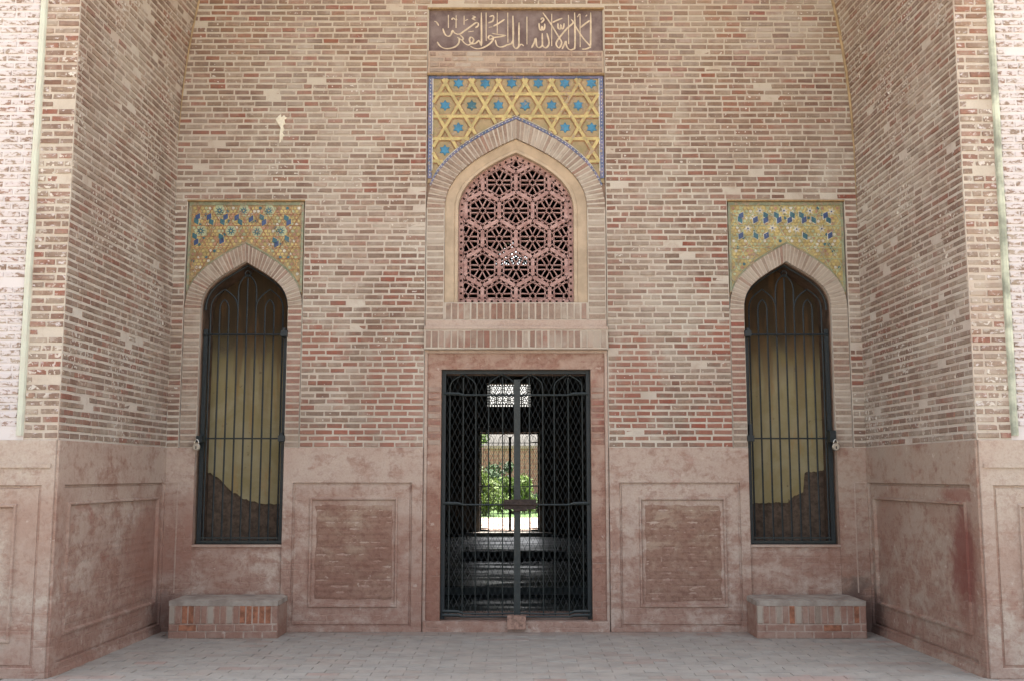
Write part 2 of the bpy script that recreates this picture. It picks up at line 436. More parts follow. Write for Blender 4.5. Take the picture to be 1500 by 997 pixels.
# ------------------------------------------------------------------ ground and paving
m = NT('paver', .75, .35); r = m.rnd(); big = m.noise(.7, 4, .6); fn = m.noise(40, 4, .7); mid = m.noise(5, 4, .6)
c = m.ramp(r, [(0, (.34,.315,.28)), (.35, (.375,.35,.315)), (.6, (.36,.345,.315)), (.8, (.39,.355,.315)), (.95, (.35,.29,.25)), (1, (.38,.25,.21))])
c = m.mix(m.math('MULTIPLY', m.step(big, .35, .65), .55), c, (.43,.405,.365))
c = m.mix(m.math('MULTIPLY', m.step(mid, .35, .7), .5), c, (.24,.22,.195)); c = m.mix(m.math('MULTIPLY', m.step(m.noise(1.6, 5, .7, .8, off=(3,3,3)), .52, .66), .5), c, (.40,.355,.31)); c = m.mix(m.math('MULTIPLY', m.mask((2.05,-2.25,0), (.45,.16,None), .5, mid), .5), c, (.42,.26,.22))
c = m.mix(m.math('MULTIPLY', m.step(fn, .45, .75), .3), c, (.40,.36,.32)); m.bump(m.math('ADD', fn, mid), .5, .004); 
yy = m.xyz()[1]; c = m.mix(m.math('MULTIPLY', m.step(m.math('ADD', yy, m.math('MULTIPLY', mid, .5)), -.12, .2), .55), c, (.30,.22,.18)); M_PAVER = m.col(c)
M_JOINT = plain('paver_joint', (.33,.305,.27), .95, .2, 40)
floor = mk('floor', [(-3.6,-4.2,-.004),(3.6,-4.2,-.004),(3.6,.05,-.004),(-3.6,.05,-.004)], [(0,1,2,3)], M_JOINT); floor['kind'] = 'structure'
pav = []; rr = random.Random(5); row = 0; y = -4.2
while y < -.01:
    x = -3.6 - (.115 if row % 2 else 0)
    while x < 3.6:
        L = .232; a, b = max(-3.6, x)+.003, min(3.6, x+L)-.003
        if b-a > .03:
            zt = rr.uniform(-.0015, .0025); t1, t2 = rr.uniform(-.0015,.0015), rr.uniform(-.0015,.0015)
            y0, y1 = y+.003, min(0.0, y+.115)-.003
            if y1-y0 > .02:
                vs = [(a,y0,-.03),(b,y0,-.03),(b,y1,-.03),(a,y1,-.03),(a,y0,zt),(b,y0,zt+t1),(b,y1,zt+t2),(a,y1,zt-t1)]
                pav.append((a, b, y0, y1, vs, [(4,5,6,7),(0,1,5,4),(1,2,6,5),(2,3,7,6),(3,0,4,7)]))
        x += L
    y += .115; row += 1
emit(pav, floor, M_PAVER, 'paver', 300, key=lambda q: (abs(q[2]+1.95) if q[2] > -2.45 else 9)+ (0 if abs(q[0]) < 3.2 else 2), rest='paving')
m = NT('plaza_brick', .9); br = m.N.new('ShaderNodeTexBrick'); m.put(br.inputs['Vector'], m.pos); br.inputs['Scale'].default_value = 1
br.inputs['Brick Width'].default_value = .24; br.inputs['Row Height'].default_value = .12; br.inputs['Mortar Size'].default_value = .004
m.put(br.inputs['Color1'], (.36,.30,.23)); m.put(br.inputs['Color2'], (.41,.35,.28)); m.put(br.inputs['Mortar'], (.36,.33,.28))
M_PLAZA = m.col(m.mix(m.math('MULTIPLY', m.noise(.5, 4), .5), br.outputs[0], (.40,.33,.26)))
mk('plaza', [(-90,-120,-.008),(90,-120,-.008),(90,16.4,-.008),(-90,16.4,-.008)], [(0,1,2,3)], M_PLAZA)['kind'] = 'structure'

# ------------------------------------------------------------------ the gateway building
# niche geometry
NA_SP = az(452); NA_TOP = az(383)
N_IN = []; 
for sgn in (-1, 1):
    if sgn < 0: xl, xr = ax(293.5,470), ax(421,470)
    else: xl, xr = ax(1091,470), ax(1219,470)
    N_IN.append(((xl+xr)/2, (xr-xl)/2))
NXC = (abs(N_IN[0][0])+abs(N_IN[1][0]))/2; NA = (N_IN[0][1]+N_IN[1][1])/2
SILL = az(797)
def niche_open(sgn, grow=0.0, n=14):
    xc = sgn*NXC+XC*0
    return [(xc-NA-grow, SILL-0*grow), (xc+NA+grow, SILL)] + full_arch(xc, NA_SP, NA+grow, NA_TOP-NA_SP+grow*1.15, .6, .62, n)
WZ0 = az(443); W_SP = az(305)
W_CR = (1.0)
def win_poly(a, apex_py, z0=WZ0, sp=W_SP, n=16):
    return [(XC-a, z0), (XC+a, z0)] + full_arch(XC, sp, a, az(apex_py)-sp, .45, .5, n)
A_J, A_P, A_B = .553, .682, .855       # jali, plaster band, brick ring half widths
door_poly = rect(DOOR[0], DOOR[1], 0.0, DOOR[3])
core_win = win_poly(A_P-.004, 204)

bld = thing('gateway_building', (0, 4, 0), 'tall brick gateway building whose open hall shows through the barred doorway', 'building')
M_CORE = plaster_mat('old_wall_core', red=.25, ghost=.2, pale=(.38,.27,.2), dark=(.2,.12,.09))
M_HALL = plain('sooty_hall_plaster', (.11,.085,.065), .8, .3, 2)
plate('wall', rect(-9, 9, -.02, 11), [door_poly, core_win, niche_open(-1), niche_open(1)], .05, .70, M_CORE, bld)
# facade with the great arch, vault, roof
FA = full_arch(0, 6.6, XF, 3.0, .5, .55, 20)
M_FACADE = mortar_mat('facade_whitewash', (.5,.4,.34), white=.6, ochre=False)
plate('facade', [(-9,Z_TOP),(-XF-.0,Z_TOP)] + FA[::-1] + [(XF,Z_TOP),(9,Z_TOP),(9,11),(-9,11)], [], Y_F+.004, Y_F+.5, M_FACADE, bld)
mb = MB()
P = [(-XF,Z_TOP)]+FA[::-1]+[(XF,Z_TOP)]
for (a, b), (c2, d) in zip(P, P[1:]): mb.add([(a,Y_F+.01,b),(c2,Y_F+.01,d),(c2,.06,d),(a,.06,b)], [(0,1,2,3)])
mb.build('vault', M_CORE, bld)
mb = MB(); mb.box(-9, 9, Y_F, 16, 11, 11.3); mb.build('roof', M_CORE, bld)
for a, b in ((-9.3, -9), (9, 9.3)): mb = MB(); mb.box(a, b, Y_F, 16, -.02, 11); mb.build('flank_wall', M_CORE, bld)
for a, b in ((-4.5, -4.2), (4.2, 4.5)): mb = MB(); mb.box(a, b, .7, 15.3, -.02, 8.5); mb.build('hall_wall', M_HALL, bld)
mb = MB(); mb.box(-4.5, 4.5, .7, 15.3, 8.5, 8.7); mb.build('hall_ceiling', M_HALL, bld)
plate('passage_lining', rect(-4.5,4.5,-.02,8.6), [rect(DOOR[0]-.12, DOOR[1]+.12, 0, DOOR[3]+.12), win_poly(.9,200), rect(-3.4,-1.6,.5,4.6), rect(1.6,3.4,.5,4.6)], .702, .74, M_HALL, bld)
YR = 15.3
rx = lambda px: ax(px, 690, YR); rz = lambda py: az(py, YR)
RD = (rx(703), rx(790), .1, rz(633)); RJ = (rx(713), rx(778), rz(595), rz(560)); RU = (rx(724), rx(776), rz(388), rz(352))
plate('rear_wall', rect(-9, 9, -.02, 11), [rect(*RD), rect(*RJ), [(RU[0],RU[2]),(RU[1],RU[2]),(RU[1],(RU[2]+RU[3])/2),((RU[0]+RU[1])/2,RU[3]+.1),(RU[0],(RU[2]+RU[3])/2)]], YR, YR+.6, M_HALL, bld)
mb = MB(); mb.box(RD[0]-.12, RD[0], YR-.05, YR-.002, 0, RD[3]+.12); mb.box(RD[1], RD[1]+.12, YR-.05, YR-.002, 0, RD[3]+.12); mb.box(RD[0], RD[1], YR-.05, YR-.002, RD[3], RD[3]+.12)
mb.box(RD[0]-.3, RD[1]+.3, YR-.5, YR+.6, -.003, .1)
mb.build('rear_door_frame', plain('frame_stone', (.2,.17,.14), .6), bld)
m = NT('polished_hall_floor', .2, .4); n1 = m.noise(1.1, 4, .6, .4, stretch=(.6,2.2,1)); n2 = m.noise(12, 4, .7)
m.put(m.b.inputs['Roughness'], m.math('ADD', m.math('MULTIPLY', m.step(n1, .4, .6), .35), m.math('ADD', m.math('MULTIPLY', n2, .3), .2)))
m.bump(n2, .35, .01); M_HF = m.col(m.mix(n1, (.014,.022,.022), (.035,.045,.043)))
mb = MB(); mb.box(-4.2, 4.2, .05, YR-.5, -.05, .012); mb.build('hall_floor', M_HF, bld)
for q in ((-1.1, 1.1, 2.9, 4.2, .012, .10), (-.9, .9, 8.3, 9.4, .012, .14)): mb = MB(); mb.box(*q); mb.build('floor_slab', M_HF, bld)

# ------------------------------------------------------------------ back wall of the recess
S0 = S_front(0)
bw = thing('back_wall', (0, .02, 0), 'pinkish brown brick wall at the back of the recess, around the barred door and jali window', 'wall')
zc_top = az(12)
NC = (abs(ax(266,480))+ax(1242,480))/2, (abs(ax(442,480))+abs(ax(1069,480)))/2   # outer / inner |x| of the niche columns
N_TOP = az(295)
holes = [rect(COL[0], COL[1], 0, zc_top), rect(-NC[0], -NC[1], 0, N_TOP), rect(NC[1], NC[0], 0, N_TOP)]
plate('mortar_bed', rect(-SX-.06, SX+.06, Z_D, Z_TOP), [], 0.045, .049, M_MORTAR, bw) if False else None
outer = [(-SX-.06,Z_D),(-NC[0],Z_D),(-NC[0],N_TOP),(-NC[1],N_TOP),(-NC[1],Z_D),(COL[0],Z_D),(COL[0],zc_top),(COL[1],zc_top),(COL[1],Z_D),(NC[1],Z_D),(NC[1],N_TOP),(NC[0],N_TOP),(NC[0],Z_D),(SX+.06,Z_D),(SX+.06,Z_TOP),(-SX-.06,Z_TOP)]
plate('mortar_bed', outer, [], 0.0, .049, M_MORTAR, bw)
bricks = lay(S0, -SX, SX, Z_D, Z_TOP, holes, seed=3)
emit(bricks, bw, M_BRICK)
# white lump of plaster high on the left
m_ = MB(); cx, cz = at(411, 188); pts = []
prof = [(-.03,.14),(-.01,.15),(.01,.12),(.03,.15),(.05,.12),(.04,.09),(.055,.05),(.035,.02),(.045,-.02),(.03,-.05),(.04,-.09),(.015,-.13),(.02,-.18),(.005,-.13),(.0,-.08),(-.015,-.05),(-.01,.0),(-.035,.03),(-.03,.07),(-.045,.10)]
vs = [(cx+a, .01, cz+b) for a, b in prof] + [(cx+a*.8, -.012, cz+b*.85) for a, b in prof] + [(cx, -.02, cz)]
vs = [(a+mnoise.noise((c_*25,a*25,1))*.03, b, c_) for a, b, c_ in vs]
n = len(prof); fs = [(i, (i+1) % n, n+(i+1) % n, n+i) for i in range(n)] + [(n+i, n+(i+1) % n, 2*n) for i in range(n)]
mk('plaster_splash', vs, fs, plain('white_lime', (.72,.68,.55), .9, .1, 20), bw)

# dado of the back wall
YD = .0
def dado_block(parent, x0, x1, z0, z1, y, mat, name='dado_slab', y1=.049):
    mb = MB(); mb.box(x0, x1, y, y1, z0, z1); return mb.build(name, mat, parent)
for sgn in (-1, 1):
    # pier block with nested panels
    xo = sorted((sgn*abs(ax(415 if sgn<0 else 1100, 700)-0), sgn*(.862)+XC)) if False else None
if True:
    for sgn in (-1, 1):
        if sgn < 0: O = (-(NXC-NA)+.003, COL[0]-.001); P1 = (ax(427,800), ax(603,800)); P2 = (ax(456,800), ax(579,800))
        else: O = (COL[1]+.001, NXC-NA-.003); P1 = (ax(908,800), ax(1086,800)); P2 = (ax(940,800), ax(1061,800))
        S = S_front(0.0)
        R1 = (P1[0], P1[1], az(917), az(706)); R2 = (P2[0], P2[1], az(885), az(731))
        frame(S, (O[0], O[1], 0, Z_D), R1, .018, bw, M_PLASTER)
        panel(S, R1, R2, .018, bw, M_PLASTER, name='dado_panel')
        rough_patch(S, (R2[0]+.035, R2[1]-.03, R2[2]+(.05 if sgn<0 else .03), R2[3]-.05), -.0045, bw, M_ERODED, seed=sgn*3+5)
    # corner strips beside the niches
    for sgn in (-1, 1):
        a, b = sorted((sgn*(SX+.02), sgn*(NXC+NA)))
        dado_block(bw, a, b, 0, Z_D, -.006, M_PLASTER_L if sgn < 0 else M_PLASTER_R, 'dado_slab')
        gx = sgn*3.13
        mb = MB(); mb.box(gx-.006, gx+.006, -.011, -.004, .35, az(706)); mb.box(*sorted((gx, sgn*SX)), -.011, -.004, az(706)-.006, az(706)+.006)
        mb.build('moulding', M_PLASTER_SMOOTH, bw)
        # wall under the sill
        a, b = sorted((sgn*(NXC+NA), sgn*(NXC-NA-.002)))
        dado_block(bw, a, b, 0, SILL-.02, .006, M_PLASTER, 'sill_wall')
        a, b = sorted((sgn*(NXC+NA), sgn*(NXC-NA-.001)))
        mb = MB(); mb.box(a, b, -.010, .3, SILL-.02, SILL-.001); mb.build('sill', M_PLASTER_SMOOTH, bw)
# ------------------------------------------------------------------ side walls
def side_map(sgn):
    def S(u, v, n):
        t = u/2.24
        cv = 0.0
        if v > 4.5: cv = (8-math.sqrt(max(0, 64-(v-4.5)**2)))*(1-t)
        return (sgn*(SX + (XF-SX)*t - n - cv), -u, v)
    return S
for sgn, side, pl in ((-1, 'left', M_PLASTER_L), (1, 'right', M_PLASTER_R)):
    S = side_map(sgn)
    lb = ('pinkish brick side wall of the recess beside the niche left of the door, its dado reddish and worn' if sgn < 0 else
          'brick side wall of the recess beside the niche right of the door, with a dark red stain on its dado panel')
    sw = thing('side_wall', (sgn*3.4, -1.1, 0), lb, 'wall', 'side walls of the recess')
    # bed: follows the wall's curve, with thickness
    vs, fs = [], []
    zs = [Z_D] + [4.5+.1*i for i in range(21)]
    for z in zs:
        for u, n in ((0,0),(2.235,0),(2.235,-.3),(0,-.3)): vs.append(S(u, z, n) if n == 0 else (sgn*(XF+.3), -u, z))
    for i in range(len(zs)-1):
        for k in range(4): l = (k+1) % 4; fs.append((4*i+k, 4*i+l, 4*i+4+l, 4*i+4+k))
    fs.append((0,1,2,3)); b = 4*(len(zs)-1); fs.append((b,b+1,b+2,b+3))
    if sgn < 0: fs = [f[::-1] for f in fs]
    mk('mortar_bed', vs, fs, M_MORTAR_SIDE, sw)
    br = lay(S, 0, 2.236, Z_D+.005, Z_TOP, [], flip=(sgn > 0) if False else (sgn < 0), seed=20+sgn)
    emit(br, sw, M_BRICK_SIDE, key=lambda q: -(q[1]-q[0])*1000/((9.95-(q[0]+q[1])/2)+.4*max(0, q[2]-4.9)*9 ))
    R1 = (.03, 2.12, .075, az(706)); R2 = (.16, 2.0, .285, 1.20)
    fl = sgn < 0
    frame(S, (0, 2.24, 0, Z_D), R1, .016, sw, pl, flip=fl, back=-.25)
    panel(S, R1, R2, .016, sw, pl, flip=fl, name='dado_panel')
    if sgn < 0: rough_patch(S, (.2, 1.95, .32, 1.17), -.006, sw, M_PLASTER_L, flip=fl, name='worn_plaster', amp=.005, step=.03)
    # plinth moulding at the floor
    mb = MB()
    for (n, z0, z1) in ((.03, 0, .05),):
        q = [S(0,z0,.0), S(2.2,z0,.0), S(2.2,z0,n), S(0,z0,n), S(0,z1,.0), S(2.2,z1,.0), S(2.2,z1,n-.01), S(0,z1,n-.01)]
        mb.add(q, [(0,3,2,1),(4,5,6,7),(0,1,5,4),(1,2,6,5),(2,3,7,6),(3,0,4,7)])
    mb.build('plinth', pl, sw)

# ochre rib where the vault meets the back wall
for sgn in (-1, 1):
    S = side_map(sgn); mb = MB(); z_s = 4.6 if sgn < 0 else 3.9; pts = [S(0, z, .010 if z > 4.6 else .004) for z in [z_s+(6.45-z_s)/20*i for i in range(21)]]
    off = [(p[0], -.012, p[2]) for p in pts]
    mb.tube(off, [(.004 + .012*min(1, i/10))*(1 if sgn > 0 else .6) for i in range(len(off))], 6)
    mb.build('plaster_rib', plain('ochre_render', (.37,.27,.15), .9, .2, 8), bw)

# ------------------------------------------------------------------ outer piers
for sgn in (-1, 1):
    S = S_front(Y_F)
    lb = ('outer pier left of the recess, brick edge beside a thin cream moulding and flaking whitewash' if sgn < 0 else
          'outer pier right of the recess, brick edge beside a weathered green moulding and pale whitewash')
    op = thing('outer_pier', (sgn*4.2, Y_F, 0), lb, 'wall', 'outer piers of the recess')
    x_s = 3.565; x_m = 3.615
    mb = MB(); a, b = sorted((sgn*XF, sgn*x_s)); mb.box(a, b, Y_F, Y_F+.3, Z_D-.05, Z_TOP); mb.build('mortar_bed', M_MORTAR_PALE, op)
    mb = MB(); a, b = sorted((sgn*x_s, sgn*9)); mb.box(a, b, Y_F+.002, Y_F+.3, Z_D-.05, Z_TOP-.003); mb.build('whitewashed_bed', M_MORTAR_WHITE, op)
    a, b = sorted((sgn*XF, sgn*x_s))
    br = lay(S, a, b, Z_D+.005, Z_TOP, [], seed=40+sgn, header=.1); emit(br, op, M_BRICK_PIER)
    a, b = sorted((sgn*x_m, sgn*5.2))
    br = lay(S, a, b, Z_D+.09, Z_TOP, [], seed=50+sgn)
    emit(br, op, M_BRICK_WHITE, name='whitewashed_brick', key=lambda q: abs(q[0]) if q[3] < 5.2 else 99, rest='whitewashed_brickwork')
    mb = MB(); a = sgn*(x_s+x_m)/2
    vs = []; fs = []
    nn = 40
    for i in range(nn+1):
        z = Z_D+.03 + (Z_TOP-Z_D-.03)*i/nn; o_ = mnoise.noise((sgn*5, z*2.3, 1))*.006
        for dx, dy in ((-.026,.0),(-.018,-.024),(.0,-.034),(.018,-.024),(.026,.0)): vs.append((a+dx+o_, Y_F+dy, z))
    for i in range(nn):
        for k in range(4): q = i*5+k; fs.append((q, q+1, q+6, q+5))
    fs.append((4,3,2,1,0)); mk('moulding', vs, fs, M_GREENTRIM if sgn < 0 else M_TRIM_R, op, smooth=False)
    # dado of the pier
    a, b = sorted((sgn*(XF+.002), sgn*5.4))
    x1 = 3.405; x2 = 3.60
    zt = az(640, Y_F) 
    R1 = (*sorted((sgn*x1, sgn*5.25)), .07, 1.345); R2 = (*sorted((sgn*x2, sgn*5.05)), .265, 1.19)
    frame(S, (a, b, 0, Z_D), R1, .016, op, M_PLASTER_PIER, back=-.3)
    panel(S, R1, R2, .016, op, M_PLASTER_PIER, name='dado_panel')
    mb = MB(); a, b = sorted((sgn*5.4, sgn*9)); mb.box(a, b, Y_F-.014, Y_F+.3, 0, Z_D); mb.build('dado_slab', M_PLASTER_PIER, op)
    mb = MB(); a, b = sorted((sgn*(XF+.03), sgn*9)); mb.box(a, b, Y_F-.030, Y_F-.012, 1.47, 1.50); mb.build('string_course', M_PLASTER_PIER, op)

# ------------------------------------------------------------------ arch rings
def voussoirs(parent, inner, outer, n, y, mat, name='arch_brick', gap=.15, z0=None):
    I = resample(inner, n*4); O = resample(outer, n*4)
    for i in range(n):
        a, b = i*4, i*4+4
        def L(P, t): 
            k = t*4; j = int(min(k, n*4-1)); f = k-j; return (P[j][0]+(P[j+1][0]-P[j][0])*f, P[j][1]+(P[j+1][1]-P[j][1])*f)
        g = gap*R.uniform(.8, 1.25)
        P4 = [L(I, i+g), L(I, i+1-g), L(O, i+1-g), L(O, i+g)]
        P4 = [P4[1], P4[0], P4[3], P4[2]]
        vs, fs = quad_brick(P4, y, R.uniform(.003,.008))
        mk(name, vs, [f[::-1] for f in fs] if False else fs, mat, parent)
def jamb_bricks(parent, x0, x1, z0, z1, y, mat, pitch=PITCH_V, name='jamb_brick', matf=None):
    n = int((z1-z0)/pitch); p = (z1-z0)/n
    for i in range(n):
        a, b = z0+i*p+.0095, z0+(i+1)*p-.0095
        q = [(x0+.004+R.uniform(0,.004),a),(x1-.004-R.uniform(0,.004),a),(x1-.004,b),(x0+.004,b)]
        vs, fs = quad_brick(q, y, R.uniform(.003,.008)); mk(name, vs, fs, matf(a) if matf else mat, parent)
def soldiers(parent, x0, x1, z0, z1, y, mat, pitch=.06, name='soldier_brick', proud=.006):
    n = int(round((x1-x0)/pitch)); p = (x1-x0)/n
    for i in range(n):
        a, b = x0+i*p+.007+R.uniform(-.003,.003), x0+(i+1)*p-.007+R.uniform(-.003,.003)
        q = [(a,z0+R.uniform(.002,.008)),(b,z0+R.uniform(.002,.008)),(b+R.uniform(-.003,.003),z1-R.uniform(.002,.008)),(a+R.uniform(-.003,.003),z1-R.uniform(.002,.008))]
        vs, fs = quad_brick(q, y, R.uniform(proud*.5, proud*1.3)); mk(name, vs, fs, mat, parent)

# niches
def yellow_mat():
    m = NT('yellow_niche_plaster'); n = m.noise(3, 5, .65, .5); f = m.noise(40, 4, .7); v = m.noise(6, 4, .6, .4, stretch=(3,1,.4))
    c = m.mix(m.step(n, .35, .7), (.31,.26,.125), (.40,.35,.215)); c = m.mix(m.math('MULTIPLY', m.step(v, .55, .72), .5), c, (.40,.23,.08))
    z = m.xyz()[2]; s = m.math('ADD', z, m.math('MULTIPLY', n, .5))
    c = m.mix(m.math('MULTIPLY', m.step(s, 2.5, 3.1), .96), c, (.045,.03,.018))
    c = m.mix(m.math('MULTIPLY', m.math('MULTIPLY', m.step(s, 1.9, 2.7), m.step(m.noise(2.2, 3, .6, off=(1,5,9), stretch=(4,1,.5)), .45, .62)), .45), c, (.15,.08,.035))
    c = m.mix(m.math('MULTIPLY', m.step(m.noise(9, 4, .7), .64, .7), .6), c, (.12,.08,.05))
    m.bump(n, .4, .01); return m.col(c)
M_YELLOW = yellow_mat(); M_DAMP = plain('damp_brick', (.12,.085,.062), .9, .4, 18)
M_REVEAL_SHADE = plain('shaded_reveal', (.10,.065,.045), .9, .4, 8)  # dark brown that puts the niche's depth shade into the reveal colour
M_TERRA = plain('terracotta_lines', (.36,.20,.11), .85, .3, 30)
def glaze(name, col, col2=None, rough=.45, loss=.35):
    m = NT(name, rough, .5); n = m.noise(11, 4, .65); f = m.noise(60, 3, .7); r = m.rnd()
    c = m.mix(m.step(n, .3, .7), tuple(v*.72 for v in col), col2 or tuple(min(1, v*1.2) for v in col))
    c = m.mix(m.math('MULTIPLY', m.step(f, .35, .7), .3), c, tuple(v*.55 for v in col))
    ls = m.step(m.math('ADD', m.math('MULTIPLY', m.noise(17, 5, .75, .6, off=(2,7,1)), .75), m.math('MULTIPLY', m.noise(2.5, 3, .6), .25)), .60-.2*loss, .66-.2*loss)
    c = m.mix(m.math('MULTIPLY', ls, .85), c, (.36,.265,.185))
    c = m.mix(m.math('MULTIPLY', m.step(m.noise(27, 3, .6, off=(6,1,1)), .62, .7), .5), c, (.20,.13,.09))
    m.bump(m.math('ADD', f, m.math('MULTIPLY', ls, -1.5)), .5, .004); return m.col(c)
M_YGLAZE = glaze('yellow_glaze', (.46,.34,.12), (.44,.37,.17))
M_YGLAZE2 = glaze('yellow_strap', (.50,.40,.16), loss=.22)
M_OLIVE = glaze('olive_ground', (.37,.30,.13), (.38,.27,.14), loss=.3)
M_TURQ = glaze('turquoise_glaze', (.045,.20,.33), rough=.3, loss=.12)
M_NAVY = glaze('navy_glaze', (.045,.08,.19), rough=.3, loss=.1)
M_PETROL = glaze('petrol_glaze', (.04,.13,.16), rough=.3, loss=.1)
M_PALEGREEN = glaze('pale_green_glaze', (.40,.44,.27), loss=.3)
M_WHITEG = glaze('white_glaze', (.58,.56,.48), loss=.25)
M_BORDER = glaze('blue_border', (.085,.14,.27), (.20,.18,.30), loss=.3)
M_GREYGREEN = glaze('greygreen_glaze', (.26,.29,.19), loss=.5)
M_PINKG = glaze('pink_clay', (.40,.23,.15), loss=.3)

def strips_in(poly, xc, zc, spacing, dirs=(0, 60, 120), phase=.5):
    """lines of a kagome lattice clipped to a polygon -> list of ((x,z),(x,z),family)"""
    out = []
    xs = [p[0] for p in poly]; zs = [p[1] for p in poly]; ext = max(max(xs)-min(xs), max(zs)-min(zs))*1.3
    for fi, d in enumerate(dirs):
        a = math.radians(d); t = (math.cos(a), math.sin(a)); n = (-math.sin(a), math.cos(a))
        K = int(ext/spacing)+2
        for k in range(-K, K+1):
            o = (k+phase)*spacing; bx, bz = xc+n[0]*o, zc+n[1]*o
            st = .006; run = None; j = -int(ext/st)
            while j <= int(ext/st):
                x, z = bx+t[0]*j*st, bz+t[1]*j*st
                if inside(poly, x, z):
                    if run is None: run = (x, z)
                    last = (x, z)
                elif run is not None:
                    if math.dist(run, last) > .015: out.append((run, last, fi))
                    run = None
                j += 1
    return out
def star(cx, cz, r, r2, y, h, n=6, rot=0):
    vs, fs = [], []
    for lay_, (yy, s) in enumerate(((y+.004, 1), (y-h*.5, 1), (y-h, .82))):
        for i in range(2*n):
            a = rot + math.pi*i/n; q = (r if i % 2 == 0 else r2)*s
            vs.append((cx+q*math.cos(a), yy, cz+q*math.sin(a)))
    k = 2*n
    for l in range(2):
        for i in range(k): j = (i+1) % k; fs.append((l*k+i, l*k+j, (l+1)*k+j, (l+1)*k+i))
    fs.append(tuple(2*k+i for i in range(k))); return vs, fs
def poly_in(poly, x, z, r): return all(inside(poly, x+r*math.cos(a), z+r*math.sin(a)) for a in [i*math.pi/4 for i in range(8)])

GZ0 = az(655)
for sgn in (-1, 1):
    xc = sgn*NXC
    ns = thing('niche_surround', (xc, .02, SILL), ('brick arch and jambs of the barred niche left of the door' if sgn < 0 else 'brick arch and jambs of the barred niche right of the door'), 'arch', 'arched niche surrounds')
    inner = full_arch(xc, NA_SP, NA+.001, NA_TOP-NA_SP, .6, .62)
    oa = abs(NC[0]-NC[1])/2; oxc = sgn*(NC[0]+NC[1])/2
    outer = full_arch(oxc, NA_SP, oa-.006, az(357)-NA_SP, .52, .58)
    pin = [(xc+NA, Z_D)] + inner + [(xc-NA, Z_D)]
    pout = [(oxc+oa-.006, Z_D)] + outer + [(oxc-oa+.006, Z_D)]
    plate('mortar_bed', pout + pin[::-1], [], .006, .0495, M_MORTAR_PALE, ns)
    voussoirs(ns, inner, outer, 42, .006, M_BRICK_ARCH)
    mf = (lambda z: M_BRICK_RED if 1.9 < z < 3.0 else M_BRICK_ARCH)
    for s2 in (-1, 1):
        a, b = sorted((xc+s2*NA, oxc+s2*(oa-.006)))
        jamb_bricks(ns, a, b, Z_D, NA_SP, .006, M_BRICK_ARCH, matf=(mf if s2 == -sgn else None))
    # recess behind the grille
    ro = niche_open(sgn, .0); ri = [(xc+(x-xc)*.985, SILL+(z-SILL)*.996) for x, z in ro]
    plate('reveal_shade_lining', ro, [ri], .075, .44, M_REVEAL_SHADE, ns)  # thin shell added inside the opening to carry the painted shade
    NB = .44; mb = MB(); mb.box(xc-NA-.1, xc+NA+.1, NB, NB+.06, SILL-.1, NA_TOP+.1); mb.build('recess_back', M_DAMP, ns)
    pl = [(xc-NA-.05, NA_TOP+.05), (xc+NA+.05, NA_TOP+.05)]
    e = [(-.42,1.40),(-.30,1.35),(-.2,1.24),(-.1,1.18),(.0,1.13),(.12,1.10),(.42,1.10)] if sgn < 0 else [(-.42,1.10),(-.2,1.11),(.05,1.12),(.11,1.17),(.2,1.22),(.22,1.40),(.42,1.42)]
    ee = resample(e, 70)[::-1]
    pl += [(xc+a, b+.04+mnoise.noise((a*22, b*22, sgn*3))*.018+mnoise.noise((a*70, b*70, 2))*.006) for a, b in ee]
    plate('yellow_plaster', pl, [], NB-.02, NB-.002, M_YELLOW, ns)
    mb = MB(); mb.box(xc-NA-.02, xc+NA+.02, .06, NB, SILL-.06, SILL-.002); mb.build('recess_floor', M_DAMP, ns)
    # tiled spandrel
    tp = thing('tile_spandrel', (oxc, .03, N_TOP-.2), ('faded yellow tile panel with rosettes above the niche left of the door' if sgn < 0 else 'brighter yellow tile panel with white and blue knots above the niche right of the door'), 'tile panel', 'tile panels over the niches')
    x0, x1 = oxc-oa+.012, oxc+oa-.012
    low = [(p[0], p[1]) for p in outer if abs(p[0]-oxc) < oa-.0065]
    sp = [(x0, NA_SP+.14)] + [(x0, N_TOP-.005), (x1, N_TOP-.005), (x1, NA_SP+.14)] + [p for p in low if p[1] > NA_SP+.14]
    plate('tile_ground', sp, [], .024, .0485, M_YGLAZE if sgn > 0 else M_OLIVE, tp)
    mb = MB(); tr = M_GREYGREEN
    mb.box(x0, x1, .014, .0238, N_TOP-.035, N_TOP-.006)
    for xx in (x0, x1-.022): mb.box(xx, xx+.022, .0142, .024, NA_SP+.16, N_TOP-.036)
    lp = [(p[0], .019, p[1]+.012) for p in full_arch(oxc, NA_SP, oa-.006, az(357)-NA_SP, .52, .58) if abs(p[0]-oxc) < oa-.03]
    mb.tube(lp, .009, 5, cap=True)
    mb.build('border_strip', tr, tp)
    mb = MB(); mb.box(x0-.012, x1+.012, -.012, .03, N_TOP-.004, N_TOP+.012); mb.build('ledge', plain('ochre_ledge', (.30,.20,.10), .9), tp)
    field = [(x0+.024, NA_SP+.2), (x0+.024, N_TOP-.038), (x1-.024, N_TOP-.038), (x1-.024, NA_SP+.2)] + [(p[0], p[1]+.03) for p in low if p[1] > NA_SP+.17]
    sc = 1/(7.67*158.0); ox, oz = at(265, 285) if sgn < 0 else at(1060, 285)
    def T(a, b): return ox+a*sc, oz-b*sc
    mb = MB()
    for (p, q, fi) in strips_in(field, *T(740, 430), .108, (0, 60, 120)): mb.bar((p[0], .021, p[1]), (q[0], .021, q[1]), .007, .008)
    mb.build('terracotta_line', M_TERRA if sgn < 0 else M_PALEGREEN, tp, 'stuff')
    chips = {k: MB() for k in 'ytgwn'}; hx = .037; rw_ = int((x1-x0)/hx)
